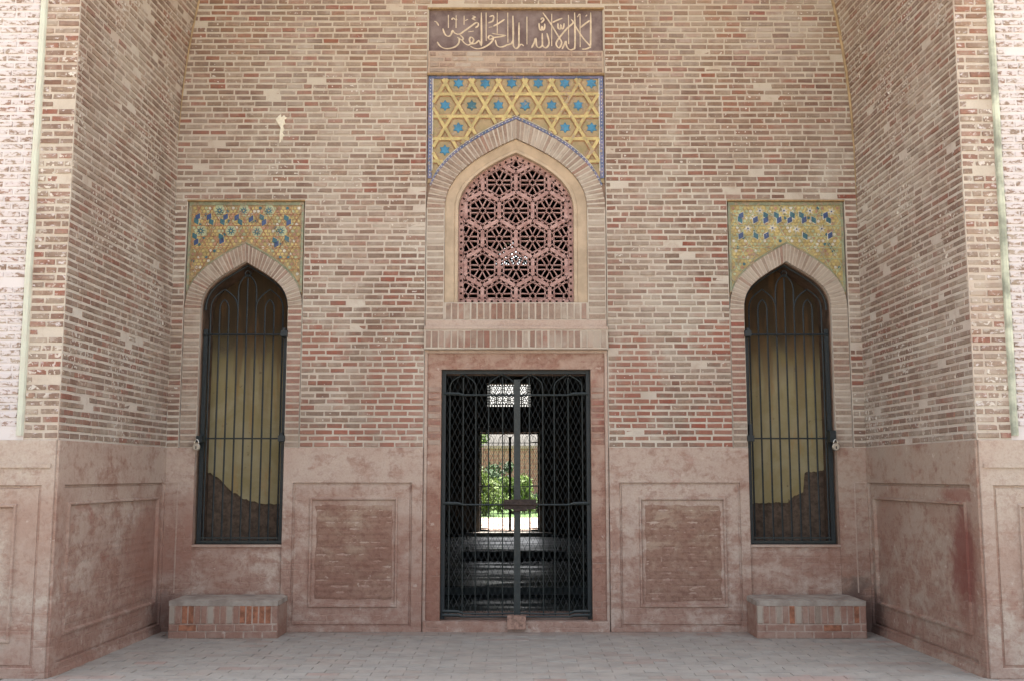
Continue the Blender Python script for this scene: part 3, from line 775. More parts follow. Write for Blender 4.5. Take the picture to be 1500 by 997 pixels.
    for j in range(-30, 30):
        for i in range(-rw_, rw_):
            cx_, cz_ = oxc+(i+(.5 if j % 2 else 0))*hx, T(740,430)[1]+j*hx*.866
            if not poly_in(field, cx_, cz_, .014): continue
            q = R.random(); k_ = 'y' if q < .56 else 't' if q < .70 else 'g' if q < .83 else 'w' if q < .93 else 'n'
            v_, f_ = star(cx_, cz_, .0165, .0145, .0235, .004+R.uniform(0,.002), 3, R.choice((0, math.pi/6))); chips[k_].add(v_, f_)
    for k_, nm, mt in (('y', 'yellow_chip', M_YGLAZE2), ('t', 'clay_chip', M_PINKG), ('g', 'green_chip', M_PALEGREEN), ('w', 'white_chip', M_WHITEG), ('n', 'blue_chip', M_PETROL)):
        chips[k_].build(nm, mt, tp, 'stuff')
    ros = [(240,430),(590,430),(890,440),(1165,430),(450,190),(730,190),(1020,190)] if sgn < 0 else [(275,400),(560,395),(840,410),(1130,405),(420,190),(700,190),(1000,190),(1250,200)]
    for a, b in ros:
        x, z = T(a, b)
        if not poly_in(field, x, z, .028): continue
        v_, f_ = star(x, z, .064, .054, .023, .006, 6); d_ = mk('rosette_tile', v_, f_, M_YGLAZE2 if sgn > 0 else M_PALEGREEN, tp)
        v_, f_ = star(x, z, .046, .018, .0185, .004, 6 if sgn > 0 else 8, .2); mk('star_inlay', v_, f_, M_WHITEG if sgn > 0 else M_PETROL, d_)
        v_, f_ = star(x, z, .010, .009, .0165, .003, 4); mk('centre_inlay', v_, f_, M_NAVY if sgn > 0 else M_YGLAZE2, d_)
    loz = [(200,262),(185,312),(330,262),(358,322),(522,265),(488,322),(652,270),(692,322),(818,288),(942,270),(970,330),(1228,280),(1256,330),(172,490),(192,560),(476,500),(486,545),(1100,545),(1122,585),(1240,522)] if sgn < 0 else \
          [(200,250),(188,298),(365,298),(485,245),(485,300),(610,245),(640,300),(795,240),(762,300),(900,245),(930,300),(1040,300),(1180,245),(1212,300),(192,485),(365,485),(487,485),(935,490),(1225,482)]
    for i, (a, b) in enumerate(loz):
        x, z = T(a, b)
        if not poly_in(field, x, z, .03): continue
        v_, f_ = star(x, z, .052, .034, .0225, .006, 2, math.pi/2+(.5 if i % 2 else -.5)); d_ = mk('knot_tile', v_, f_, M_WHITEG if sgn > 0 else M_YGLAZE2, tp)
        v_, f_ = star(x, z, .042, .027, .0175, .004, 2, math.pi/2+(.5 if i % 2 else -.5)); mk('blue_inlay', v_, f_, (M_NAVY, M_PETROL)[i % 2], d_)

# ------------------------------------------------------------------ centre bay
ws = thing('window_surround', (XC, .02, WZ0-.2), 'pale brick arch and cream plaster band framing the red stone lattice window', 'window surround')
in_b = full_arch(XC, W_SP, A_P, az(203)-W_SP, .45, .5, 18); out_b = full_arch(XC, W_SP, A_B, az(175)-W_SP, .45, .5, 18)
zb = az(470)
pin = [(XC+A_P, WZ0)] + in_b + [(XC-A_P, WZ0)]; pout = [(XC+A_B, zb)] + out_b + [(XC-A_B, zb)]
plate('mortar_bed', pout + [(XC-A_P, zb)] + pin[::-1][0:1] + pin[::-1][1:] + [(XC+A_P, zb)], [], .004, .0495, M_MORTAR_PALE, ws)
voussoirs(ws, in_b, out_b, 52, .004, M_BRICK_ARCH)
for s2 in (-1, 1):
    a, b = sorted((XC+s2*(A_P+.004), XC+s2*(A_B-.006))); jamb_bricks(ws, a, b, zb+.01, W_SP, .004, M_BRICK_ARCH)
mb = MB(); mb.box(XC-A_P+.001, XC+A_P-.001, .012, .0495, zb, WZ0-.001); mb.build('sill_bed', M_MORTAR_PALE, ws)
soldiers(ws, XC-A_P+.01, XC+A_P-.01, az(468), WZ0-.004, .012, M_BRICK_SILL, .062, proud=.006)
# plaster band: sloping reveal between brick arch and lattice
NB_ = 18
ia = full_arch(XC, W_SP, A_J, az(221)-W_SP, .45, .5, NB_); oa_ = full_arch(XC, W_SP, A_P-.002, az(203.5)-W_SP, .45, .5, NB_)
Lp = [(XC+A_J, WZ0)]+ia+[(XC-A_J, WZ0)]; Lo = [(XC+A_P-.002, WZ0)]+oa_+[(XC-A_P+.002, WZ0)]
vs = []; fs = []
def midp(a, b, t): return (a[0]+(b[0]-a[0])*t, a[1]+(b[1]-a[1])*t)
prof = [(0, .012), (0, .03), (.72, .075), (.75, .062), (.97, .066), (1, .078), (1, .22)]
for a, b in zip(Lo, Lp):
    for t, y in prof: q = midp(a, b, t); vs.append((q[0], y, q[1]))
k = len(prof)
for i in range(len(Lo)-1):
    for j in range(k-1): fs.append((i*k+j, i*k+j+1, (i+1)*k+j+1, (i+1)*k+j))
mk('plaster_band', vs, fs, M_CREAM, ws, smooth=False)
mb = MB(); mb.box(XC-A_P, XC+A_P, .03, .3, WZ0-.02, WZ0+.004); mb.build('sill', M_CREAM, ws)

# the carved lattice
def jali(parent, poly, xc, zc, w, y, mat, s=.74, yd=.05, detail=True, zrange=None):
    """hexagonal star lattice clipped to poly; w = hexagon width (flat to flat)"""
    hexb = MB(); web = MB(); H = w*math.sqrt(3)/2
    def seg(mb, a, b, t, d, dy=0, P=poly):
        n = max(2, int(math.dist(a, b)/.008)); run = None; last = None
        for i in range(n+1):
            q = (a[0]+(b[0]-a[0])*i/n, a[1]+(b[1]-a[1])*i/n)
            if inside(P, *q):
                if run is None: run = q
                last = q
            elif run is not None:
                if run != last: mb.bar((run[0], y+dy, run[1]), (last[0], y+dy, last[1]), t, d)
                run = None
        if run is not None and run != last: mb.bar((run[0], y+dy, run[1]), (last[0], y+dy, last[1]), t, d)
    xs = [p[0] for p in poly]; zs = [p[1] for p in poly]
    W2 = max(xs)-min(xs); nC = int(W2/w)+2
    for r in range(-8, 9):
        cz = zc+r*H
        if cz < min(zs)-w or cz > max(zs)+w: continue
        for c_ in range(-nC, nC+1):
            cx = xc+(c_+(.5 if r % 2 else 0))*w
            if cx < min(xs)-w or cx > max(xs)+w: continue
            Rr = w/math.sqrt(3)
            V = [(cx+Rr*math.cos(math.radians(30+60*k)), cz+Rr*math.sin(math.radians(30+60*k))) for k in range(6)]
            for k in (0, 1, 5): seg(hexb, V[k], V[(k+1) % 6], w*.105, yd*1.15, -.004)
            if not detail: continue
            q = .735; q2 = .885
            V2 = [(cx+(v[0]-cx)*q, cz+(v[1]-cz)*q) for v in V]
            for k in range(6):
                a, b = V2[k], V2[(k+1) % 6]; seg(web, a, b, w*.052*s, yd)
                # ticks joining ring and hexagon: leave the slots between
                for t in (.5, ):
                    p = midp(a, b, t); o = ((p[0]-cx)/q*1.0+cx, (p[1]-cz)/q+cz); seg(web, p, midp(p, o, .95), w*.085, yd)
                for t in (.14, .86):
                    p = midp(a, b, t); va, vb = V[k], V[(k+1) % 6]; o = midp(va, vb, t); seg(web, p, o, w*.03, yd)
            ww = w*.062
            for k in range(6):
                a = math.radians(60*k); t = (math.cos(a), math.sin(a)); n_ = (-t[1], t[0])
                for sg in (-1, 1):
                    p0 = (cx+t[0]*.577*ww+n_[0]*ww*sg, cz+t[1]*.577*ww+n_[1]*ww*sg)
                    e = w*.355; p1 = (cx+t[0]*e+n_[0]*ww*sg*1.15, cz+t[1]*e+n_[1]*ww*sg*1.15)
                    seg(web, p0, p1, w*.038*s, yd)
    return hexb, web
def dotted_border(loop, y, d, t=.042, pitch=.062, hole=.02):
    """border band pierced by square holes, along a closed loop of (x,z)"""
    mb = MB(); n = len(loop); area = sum(loop[i-1][0]*loop[i][1]-loop[i][0]*loop[i-1][1] for i in range(n))
    sg = 1 if area > 0 else -1
    def off(i, dd):
        p, q, r_ = loop[i-1], loop[i], loop[(i+1) % n]
        a = Vector((q[0]-p[0], q[1]-p[1])).normalized(); b = Vector((r_[0]-q[0], r_[1]-q[1])).normalized()
        na = Vector((-a.y, a.x))*sg; nb = Vector((-b.y, b.x))*sg; m_ = (na+nb).normalized(); c_ = max(.4, m_.dot(na))
        return (q[0]+m_.x*dd/c_, q[1]+m_.y*dd/c_)
    rail = (t-hole)/2
    A = [off(i, rail/2) for i in range(n)]; B = [off(i, t-rail/2) for i in range(n)]
    for P_ in (A, B):
        for i in range(n): a, b = P_[i-1], P_[i]; mb.bar((a[0], y, a[1]), (b[0], y, b[1]), rail, d)
    Ac = A+[A[0]]; L = sum(math.dist(a, b) for a, b in zip(Ac, Ac[1:])); k = int(L/pitch)
    PA = resample(Ac, k*2); M_ = [off(i, t/2) for i in range(n)]; PM = resample(M_+[M_[0]], k*2)
    PO = resample(B+[B[0]], k*2)
    for i in range(k):
        p, q = PM[2*i], PM[2*i+1]
        c_ = midp(p, q, .5); tt = Vector((q[0]-p[0], q[1]-p[1])).normalized(); h_ = (pitch-hole)/2
        mb.bar((c_[0]-tt.x*h_, y, c_[1]-tt.y*h_), (c_[0]+tt.x*h_, y, c_[1]+tt.y*h_), hole+.004, d*.98)
    return mb
jw = thing('lattice_window', (XC, .15, WZ0), 'red sandstone lattice of hexagons and stars in the pointed window above the door', 'window')
Jp = [(XC-A_J, WZ0+.004), (XC+A_J, WZ0+.004)] + full_arch(XC, W_SP, A_J, az(221)-W_SP, .45, .5, 10)
bt = .043
Ji = [(XC-A_J+bt, WZ0+bt), (XC+A_J-bt, WZ0+bt)] + full_arch(XC, W_SP, A_J-bt, az(221)-W_SP-bt*1.15, .45, .5, 12)
dotted_border(Jp, .16, .05, t=.050, pitch=.064, hole=.022).build('pierced_border', M_STONE, jw)
wj = (ax(852,380)-ax(652,380))/4
jc = at(703, 303+0)  # centre of one hexagon of the second row
hb, wb = jali(jw, Ji, XC, az(303.5), wj*.995, .16, M_STONE)
hb.build('hexagon_frame', M_STONE, jw); wb.build('star_tracery', M_STONE, jw)

# band and projecting brick lintel
ln = thing('brick_lintel', (XC, 0, az(512)), 'projecting course of upright bricks with a plaster ledge over the doorway', 'lintel')
zt0, zt1, zl0 = az(469.5), az(484), az(512)
mb = MB(); mb.box(COL[0]+.003, COL[1]-.003, -.06, .049, zl0, zt1+.002); mb.build('mortar_bed', M_MORTAR_PALE, ln)
mb = MB(); mb.box(COL[0]+.002, COL[1]-.002, -.07, .049, zt1+.003, zt1+.03); mb.box(COL[0]+.01, COL[1]-.01, -.02, .049, zt1+.03, zt0); mb.build('plaster_ledge', M_PLASTER_SMOOTH, ln)
soldiers(ln, COL[0]+.012, COL[1]-.012, zl0+.012, zt1-.008, -.06, M_BRICK_RED if False else brick_mat('brick_lintel', dust=.95, red=.3, ochre=False), .0605, proud=.006)
# door surround
dsr = thing('door_surround', (XC, .03, 0), 'pink plastered surround of the wide doorway, patches of brick showing on its jambs', 'door frame')
MBR = M_BRICK_RED
plate('plaster_frame', [(COL[0]+.004, 0), (DOOR[0], 0), (DOOR[0], DOOR[3]), (DOOR[1], DOOR[3]), (DOOR[1], 0), (COL[1]-.004, 0), (COL[1]-.004, zl0-.002), (COL[0]+.004, zl0-.002)], [], .026, .0492, M_SURROUND, dsr)
plate('raised_band', [(COL[0]+.004, 0), (COL[0]+.03, 0), (COL[0]+.03, zl0-.03), (COL[1]-.03, zl0-.03), (COL[1]-.03, 0), (COL[1]-.004, 0), (COL[1]-.004, zl0-.002), (COL[0]+.004, zl0-.002)], [], .008, .0218, M_PLASTER_SMOOTH, dsr)
for s2 in (-1, 1):
    a, b = sorted((DOOR[0 if s2 < 0 else 1], COL[0 if s2 < 0 else 1]-s2*.034))
    jamb_bricks(dsr, a, b-.0, az(652), az(565), .026, MBR)
mb = MB(); mb.box(COL[0]+.01, COL[1]-.01, -.02, .72, 0, az(909)); mb.build('threshold', M_PLASTER, dsr)
mb = MB(); a = ax(743,909); mb.box(a, a+.17, -.06, .02, .03, az(900)); mb.build('rust_stained_block', plain('orange_stone', (.30,.19,.145), .9, .4, 25), dsr)

# large spandrel
ts = thing('tile_spandrel', (XC, .03, az(200)), 'large yellow strapwork tile panel with turquoise stars and a blue border above the lattice window', 'tile panel')
x0, x1 = XC-A_B+.004, XC+A_B-.004; zt = az(110)
low = [p for p in out_b if abs(p[0]-XC) < A_B-.006]; zlow = az(268)
spp = [(x0, zlow), (x0, zt), (x1, zt), (x1, zlow)] + [p for p in low if p[1] > zlow+.01]
plate('tile_ground', spp, [], .03, .0485, M_OLIVE, ts)
bw_ = .04
def blk(mb, a, b, wd, y0, n_, mat=None): pass
bo = MB(); bo.box(x0+.002, x0+bw_, .016, .0298, zlow+.05, zt-.03); bo.box(x1-bw_, x1-.002, .016, .0298, zlow+.05, zt-.03); bo.box(x0+.002, x1-.002, .0165, .0298, zt-.03, zt-.004)
bo.build('side_border', M_BORDER, ts)
bo = MB(); cur = [(p[0], .022, p[1]+.022) for p in out_b if abs(p[0]-XC) < A_B-.03]
bo.tube(cur, .017, 4, flat=.5); bo.build('arch_border', M_BORDER, ts)
dots = MB()
cr = resample([(p[0], p[2]) for p in cur], 60)
for p in cr: dots.box(p[0]-.005, p[0]+.005, .009, .02, p[1]-.004, p[1]+.004)
z = zlow+.08
while z < zt-.04:
    for xx in (x0+.021, x1-.021): dots.box(xx-.004, xx+.004, .0125, .02, z-.005, z+.005)
    z += .034
dots.build('white_bead', M_WHITEG, ts, 'stuff')
ed = MB()
for xx in (x0+bw_, x1-bw_-.008): ed.box(xx+.0005, xx+.0085, .014, .0297, zlow+.12, zt-.031)
ed.tube([(p[0], .02, p[1]+.046) for p in out_b if abs(p[0]-XC) < A_B-.08], .004, 4); ed.build('white_fillet', M_WHITEG, ts)
fld = [(x0+bw_+.009, zlow+.15), (x0+bw_+.009, zt-.031), (x1-bw_-.009, zt-.031), (x1-bw_-.009, zlow+.15)] + [(p[0], p[1]+.052) for p in low if p[1] > zlow+.12]
sc0 = at(730, 153.5); SPX = .2585; SPZ = SPX*math.sqrt(3)/2
strap = MB(); edge = MB()
for (p, q, fi) in strips_in(fld, *sc0, SPZ):
    yy = .021 - .002*fi
    strap.bar((p[0], yy, p[1]), (q[0], yy, q[1]), .030, .012)
    t_ = Vector((q[0]-p[0], q[1]-p[1])).normalized(); nn_ = (-t_.y*.020, t_.x*.020)
    for s_ in (-1, 1): edge.bar((p[0]+nn_[0]*s_, yy+.004, p[1]+nn_[1]*s_), (q[0]+nn_[0]*s_, yy+.004, q[1]+nn_[1]*s_), .006, .008)
strap.build('yellow_strap', M_YGLAZE2, ts); edge.build('strap_edging', M_TERRA, ts)
for r in range(-4, 4):
    for c_ in range(-5, 6):
        x, z = sc0[0]+(c_+(.5 if r % 2 else 0))*SPX, sc0[1]+r*SPZ
        if inside(fld, x, z) and inside(fld, x, z-.03):
            top = fld[1][1]
            v_, f_ = star(x, z, .056, .034, .029, .008, 6, math.pi/6)
            v_ = [(a, b, min(c2, top)) for a, b, c2 in v_]
            mk('star_tile', v_, f_, (M_TURQ, M_TURQ, M_PETROL)[(r*3+c_) % 3] if R.random() < .35 else M_TURQ, ts)
mb = MB(); mb.box(COL[0], COL[1], -.014, .03, zt-.003, zt+.016); mb.build('ledge', plain('ochre_ledge2', (.30,.20,.10), .9), ts)

# inscription
ins = thing('inscription_panel', (XC, .02, az(75)), 'dark mauve stone slab carved with cream calligraphy, topmost above the doorway', 'inscription')
iz0, iz1 = az(74), az(14)
plate('slab', rect(COL[0]+.012, COL[1]-.012, iz0, iz1), [], .03, .0488, M_SLAB, ins)
A = dict(o=(620,5), k=10.714); B = dict(o=(750,5), k=10.714)
ST = [(A, s) for s in [
 [(392,165),(392,370)], [(515,175),(512,370)], [(640,180),(638,320)], [(440,240),(470,215),(500,240),(530,235)],
 [(170,265),(205,280),(240,335)], [(305,380),(335,465),(385,502),(430,480),(458,410),(490,450),(560,470),(640,420),(740,350),(820,292),(862,300),(852,345),(815,365)],
 [(215,590),(260,655),(340,695),(430,690),(510,660),(555,610),(560,545),(530,515)], [(540,520),(600,560),(625,535),(575,480)], [(600,550),(640,605),(700,640),(745,625),(820,612),(868,570),(890,600),(912,620),(910,130)],
 [(745,620),(722,560),(745,515),(788,545),(780,590),(745,620)], [(985,130),(987,575)],
 [(735,655),(800,690),(880,697),(960,672),(1040,622),(1085,570),(1098,520),(1050,488),(1020,520),(1045,552),(1095,530)],
 [(1078,455),(1180,475),(1292,490),(1180,512),(1078,525)], [(1160,130),(1160,465)], [(1095,345),(1180,300),(1275,235)], [(1025,362),(1085,352)], [(1035,195),(1100,180),(1092,260),(1020,292)],
 [(705,432),(790,420)], [(770,180),(815,200),(770,225),(820,250)], [(1325,130),(1328,600)], [(1405,190),(1408,570),(1310,640),(1220,672),(1155,645),(1130,560)], [(655,255),(700,235)]]]
ST += [(B, s) for s in [
 [(15,180),(18,600),(35,670),(65,695),(100,670),(108,630),(110,285)], [(108,650),(150,628),(185,655)], [(235,195),(235,628)],
 [(308,685),(350,600),(375,530),(385,640),(420,682),(465,660),(478,630),(475,455)], [(478,640),(520,684),(568,655),(582,585),(548,455)],
 [(425,295),(435,385),(460,408),(474,345),(482,402),(510,380),(515,305)], [(455,292),(500,245),(482,212),(452,240)],
 [(625,150),(625,655)], [(485,130),(600,290),(720,490),(782,600),(742,684),(700,645),(702,590),(760,505),(870,375),(962,290),(928,235)], [(640,285),(700,255),(792,218)],
 [(722,298),(728,378),(760,386),(770,322),(778,382),(808,370),(820,300)], [(788,702),(830,620),(846,580),(860,660),(905,712),(960,704),(992,640),(985,130)],
 [(888,168),(892,625)], [(1070,150),(1073,672)], [(1082,362),(1150,305),(1222,255)], [(985,325),(1050,430),(1120,530),(1180,600),(1228,655)],
 [(1238,130),(1236,630),(1212,680),(1160,702),(1100,704)], [(1180,165),(1160,190)], [(1060,150),(1030,200)]]]
for fr, s in ST:
    s3 = []
    for a, b in s:
        x, z = at(fr['o'][0]+a/fr['k'], fr['o'][1]+b/fr['k']); s3.append((x, .028, min(max(z, iz0+.015), iz1-.012)))
    if len(s3) > 2:   # smooth the pen stroke
        out = []
        for i in range(len(s3)-1):
            p0, p1, p2, p3 = [Vector(s3[max(0, min(len(s3)-1, i+d))]) for d in (-1, 0, 1, 2)]
            for t in (0, .33, .66):
                out.append(.5*((2*p1)+(p2-p0)*t+(2*p0-5*p1+4*p2-p3)*t*t+(3*p1-p0-3*p2+p3)*t*t*t))
        s3 = out+[Vector(s3[-1])]
    mb = MB(); L = len(s3); wd = []
    for i in range(L):
        d_ = Vector(s3[min(i+1, L-1)])-Vector(s3[max(i-1, 0)]); an = math.atan2(d_.z, d_.x)
        wd.append((.0044+.0054*abs(math.sin(an-math.radians(-20))))*(.55 if i in (0, L-1) else 1))
    mb.tube(s3, wd, 6, flat=.5)
    mb.build('letter_stroke', M_LETTER, ins)
mb = MB(); mb.box(COL[0]+.004, COL[1]-.004, .012, .0492, zt+.0165, iz0-.001); mb.build('plaster_band', plaster_mat('band_plaster', red=.15, ghost=.5, pale=(.42,.34,.26)), ins)
mb = MB(); mb.box(COL[0], COL[1], -.014, .03, iz1, iz1+.014); mb.build('ledge', plain('ochre_ledge3', (.30,.20,.10), .9), ins)
for q_ in lay(S_front(.011), COL[0]+.02, COL[1]-.02, zt+.02, iz0-.006, [], seed=77): mk('brick', q_[4], q_[5], M_BRICK_ARCH, ins)
mb = MB()
for xx in (COL[0]+.002, COL[1]-.012): mb.box(xx, xx+.01, .002, .0485, iz0, iz1-.001)
mb.build('slab_edge', M_MORTAR, ins)

# ------------------------------------------------------------------ iron gates
def pointed(x0, x1, z0, h, y):
    xc = (x0+x1)/2; return [(x, y, z) for x, z in full_arch(xc, z0, (x1-x0)/2, h, .7, .6, 7, .55)]
def double_gate(name, x0, x1, z0, z1, y, label, lock=True, mat=M_IRON_G):
    g = thing(name, ((x0+x1)/2, y, z0), label, 'gate'); xm = (x0+x1)/2+.01; Wd = x1-x0; s = Wd/1.4
    mb = MB()
    for xx in (x0+.02, x1-.02): mb.box(xx-.018*s, xx+.018*s, y-.02, y+.02, z0, z1)
    mb.box(x0+.004, x1-.004, y-.018, y+.018, z1-.035, z1-.002); mb.build('outer_frame', M_IRON, g)
    mb = MB(); mb.box(xm-.03*s, xm+.03*s, y-.035, y-.008, z0+.01, z1-.09); mb.build('meeting_stile', mat, g)
    zs = z1 - .17*s
    for sg in (-1, 1):
        a, b = (x0, xm) if sg < 0 else (xm, x1)
        lf = mk('leaf', [(a+.05,y,z0+.02),(b-.03,y,z0+.02),(b-.03,y+.01,z0+.02)], [(0,1,2)], M_IRON, g)
        fr = [.065, .20, .345, .50, .635, .78] if sg > 0 else [.09, .225, .37, .505, .65, .81]
        px = ([758.5,776,796,813,834,855] if sg > 0 else [657,677,696,715,736,755])
        X = [x0+(p-645)/222*Wd for p in px]
        for i, xx in enumerate(X):
            mb = MB(); top = zs if i in (0, 2, 3, 5) else zs+.10*s
            mb.tube([(xx, y-.006, z0+.03), (xx, y-.006, top)], .0062*s, 6); mb.build('bar', mat, lf)
        for i in (0, 3):
            mb = MB(); mb.tube(pointed(X[i], X[i+2], zs, .135*s, y-.006), .0062*s, 6); mb.build('arch_rod', mat, lf)
        a2, b2 = (x0+.02, xm-.03) if sg < 0 else (xm+.03, x1-.02)
        for zz, sag in ((z0+(az(577)-DOOR[2])/(DOOR[3]-DOOR[2])*(z1-z0), .0), (z0+(az(739)-DOOR[2])/(DOOR[3]-DOOR[2])*(z1-z0), 0), (z0+.055, .012), (z0+.02, 0)):
            L = b2-a2; mb = MB(); hx = a2 if sg < 0 else b2; dx = 1 if sg < 0 else -1
            pts = [(hx, y-.022, zz+.012), (hx+dx*.04, y-.024, zz+.014), (hx+dx*.14, y-.024, zz+.012), (hx+dx*.19, y-.022, zz-sag*.5), (hx+dx*L*.6, y-.022, zz-sag), (hx+dx*L, y-.022, zz-sag*.3)]
            mb.tube(pts, [.013*s,.017*s,.015*s,.009*s,.009*s,.009*s], 6); mb.build('cross_rod', mat, lf)
        # woven diamond mesh
        mb = MB(); px_, pz_ = .051*s, .108*s; a3, b3, c3, d3 = a+.045, b-.02, z0+.04, z1-.05
        k = -60
        while k < 80:
            for sl in (-1, 1):
                # line x = a3 + k*px_ + sl*(z-c3)*px_/pz_
                pts = []
                for zz in (c3, d3): pts.append((a3+k*px_+sl*(zz-c3)*px_/pz_*1.0, zz))
                (xa, za), (xb, zb2) = pts; dx_ = xb-xa
                t0, t1 = 0, 1
                lo, hi = sorted(((a3-xa)/dx_, (b3-xa)/dx_)); t0 = max(0, lo); t1 = min(1, hi)
                if t1-t0 > .01:
                    mb.bar((xa+dx_*t0, y+.012+.002*sl, za+(zb2-za)*t0), (xa+dx_*t1, y+.012+.002*sl, za+(zb2-za)*t1), .0027, .0027)
            k += 1
        mb.build('wire_mesh', M_IRON, g, 'stuff')
    if lock:
        zz = az(738); mb = MB(); mb.box(ax(738,738), ax(785,738), y-.065, y-.038, zz-.045, zz+.045); o = mb.build('latch_box', M_RUST, g)
        mb = MB(); mb.tube([(ax(736,738), y-.07, zz), (ax(788,738), y-.07, zz)], .012, 8); mb.tube([(ax(752,742), y-.075, zz-.055), (ax(772,742), y-.075, zz-.05)], .014, 8); mb.build('sliding_bolt', M_RUST, o)
    return g
double_gate('iron_gate', DOOR[0]+.002, DOOR[1]-.002, DOOR[2]+.004, DOOR[3]-.002, .10, 'dark green double-leaf iron gate with diamond mesh and a rusty latch in the central doorway')
double_gate('rear_gate', RD[0]+.002, RD[1]-.002, RD[2]+.004, RD[3]-.002, YR+.1, 'distant iron gate of the rear doorway, seen against the sunlit garden', lock=False, mat=M_IRON)

def niche_gate(sgn):
    xc = sgn*NXC; y = .11
    g = thing('niche_gate', (xc, y, SILL), ('barred iron gate in the niche left of the door, round padlock at its left edge' if sgn < 0 else 'barred iron gate in the niche right of the door, padlock at its right edge'), 'gate', 'barred gates in the niches')
    inner = niche_open(sgn, -.012)
    def top_at(x):   # height of arch above x
        best = NA_SP
        pts = full_arch(xc, NA_SP, NA-.012, NA_TOP-NA_SP-.014, .6, .62, 20)
        for (a, b), (c2, d) in zip(pts, pts[1:]):
            if min(a, c2) <= x <= max(a, c2) and abs(a-c2) > 1e-6: best = b+(x-a)/(c2-a)*(d-b)
        return best
    mb = MB(); fa = [(p[0], y, p[1]) for p in full_arch(xc, NA_SP, NA-.016, NA_TOP-NA_SP-.018, .6, .62, 12)]
    for xx in (xc-NA+.03, xc+NA-.03): mb.box(xx-.02, xx+.02, y-.012, y+.012, SILL+.002, az(480))
    mb.tube(fa, .012, 6); mb.build('outer_frame', M_IRON, g)
    mb = MB(); mb.box(xc-NA+.01, xc+NA-.01, y-.014, y+.014, SILL+.004, SILL+.03); mb.box(xc-NA+.052, xc+NA-.052, y-.010, y+.010, SILL+.05, SILL+.062); mb.build('bottom_rail', M_IRON_G, g)
    X = [xc-NA+.066+(2*NA-.132)*i/8 for i in range(9)]
    zs = az(452)
    for i, xx in enumerate(X):
        top = zs if i not in (3, 4, 5) else az(425)
        if i == 4: top = az(405)
        mb = MB(); mb.tube([(xx, y, SILL+.03), (xx+.001, y, (SILL+top)/2), (xx, y, top)], .0085, 6); mb.build('bar', M_IRON, g)
    for a, b, z_, h in ((0, 3, zs, .20), (5, 8, zs, .20), (3, 5, az(425), .17), (1, 2, zs, .10), (6, 7, zs, .10)):
        mb = MB(); mb.tube(pointed(X[a], X[b], z_, h, y-.004), .0075, 6); mb.build('arch_rod', M_IRON, g)
    mb = MB(); mb.tube([(xc+.028*math.cos(a), y, az(398)+.028*math.sin(a)) for a in [i*math.pi/6 for i in range(13)]], .006, 5, cap=False); mb.build('ring', M_IRON, g)
    hs = -sgn   # hinge side faces the door
    for py in (488, 641):
        z_ = az(py); mb = MB(); mb.tube([(xc-NA+.012, y-.016, z_), (xc+NA-.012, y-.016, z_)], .010 if py == 488 else .008, 6); mb.build('cross_rod', M_IRON, g)
        mb = MB(); hx = xc+hs*(NA-.005); a, b = sorted((hx-hs*.05, hx+hs*.012)); mb.box(a, b, y-.135, y-.01, z_-.03, z_+.025)
        a, b = sorted((hx-hs*.035, hx-hs*.01)); mb.box(a, b, y-.12, y-.02, z_+.025, z_+(.13 if py == 641 and sgn > 0 else .05)); mb.build('hinge', M_IRON, g)
    z_ = az(641); lx = xc-hs*(NA-.02); a, b = sorted((lx+hs*.045, lx-hs*.01)); mb = MB(); mb.box(a, b, y-.14, y-.01, z_-.035, z_+.07 if sgn > 0 else z_+.02); mb.build('hasp', M_IRON, g)
    return g, lx, y-.15
for sgn in (-1, 1):
    g, lx, ly = niche_gate(sgn)
    z_ = az(652)
    pk = thing('padlock', (lx, ly, z_), ('rounded steel padlock at the left edge of the left niche gate' if sgn < 0 else 'steel and brass padlock at the right edge of the right niche gate'), 'padlock', 'padlocks on the niche gates')
    mb = MB(); r_ = .034; seg = 16; vs = []; fs = []
    for yy, q in ((ly+.012, .9), (ly+.008, 1), (ly-.008, 1), (ly-.013, .85)):
        for i in range(seg): t = 2*math.pi*i/seg; vs.append((lx+r_*q*math.cos(t), yy, z_-.012+r_*q*math.sin(t)*1.05))
    for l in range(3):
        for i in range(seg): j = (i+1) % seg; fs.append((l*seg+i, l*seg+j, (l+1)*seg+j, (l+1)*seg+i))
    fs.append(tuple(3*seg+i for i in range(seg))); fs.append(tuple(range(seg))[::-1])
    mk('lock_body', vs, fs, M_STEEL, pk)
    mb.tube([(lx+.019*math.cos(t), ly, z_+.022+.034*math.sin(t)) for t in [math.pi*i/10 for i in range(11)]], .0055, 6); mb.build('shackle', M_STEEL, pk)
    mb = MB(); mb.box(lx-.005, lx+.005, ly-.0165, ly-.012, z_-.03, z_-.005); mb.build('keyhole', M_IRON, pk)

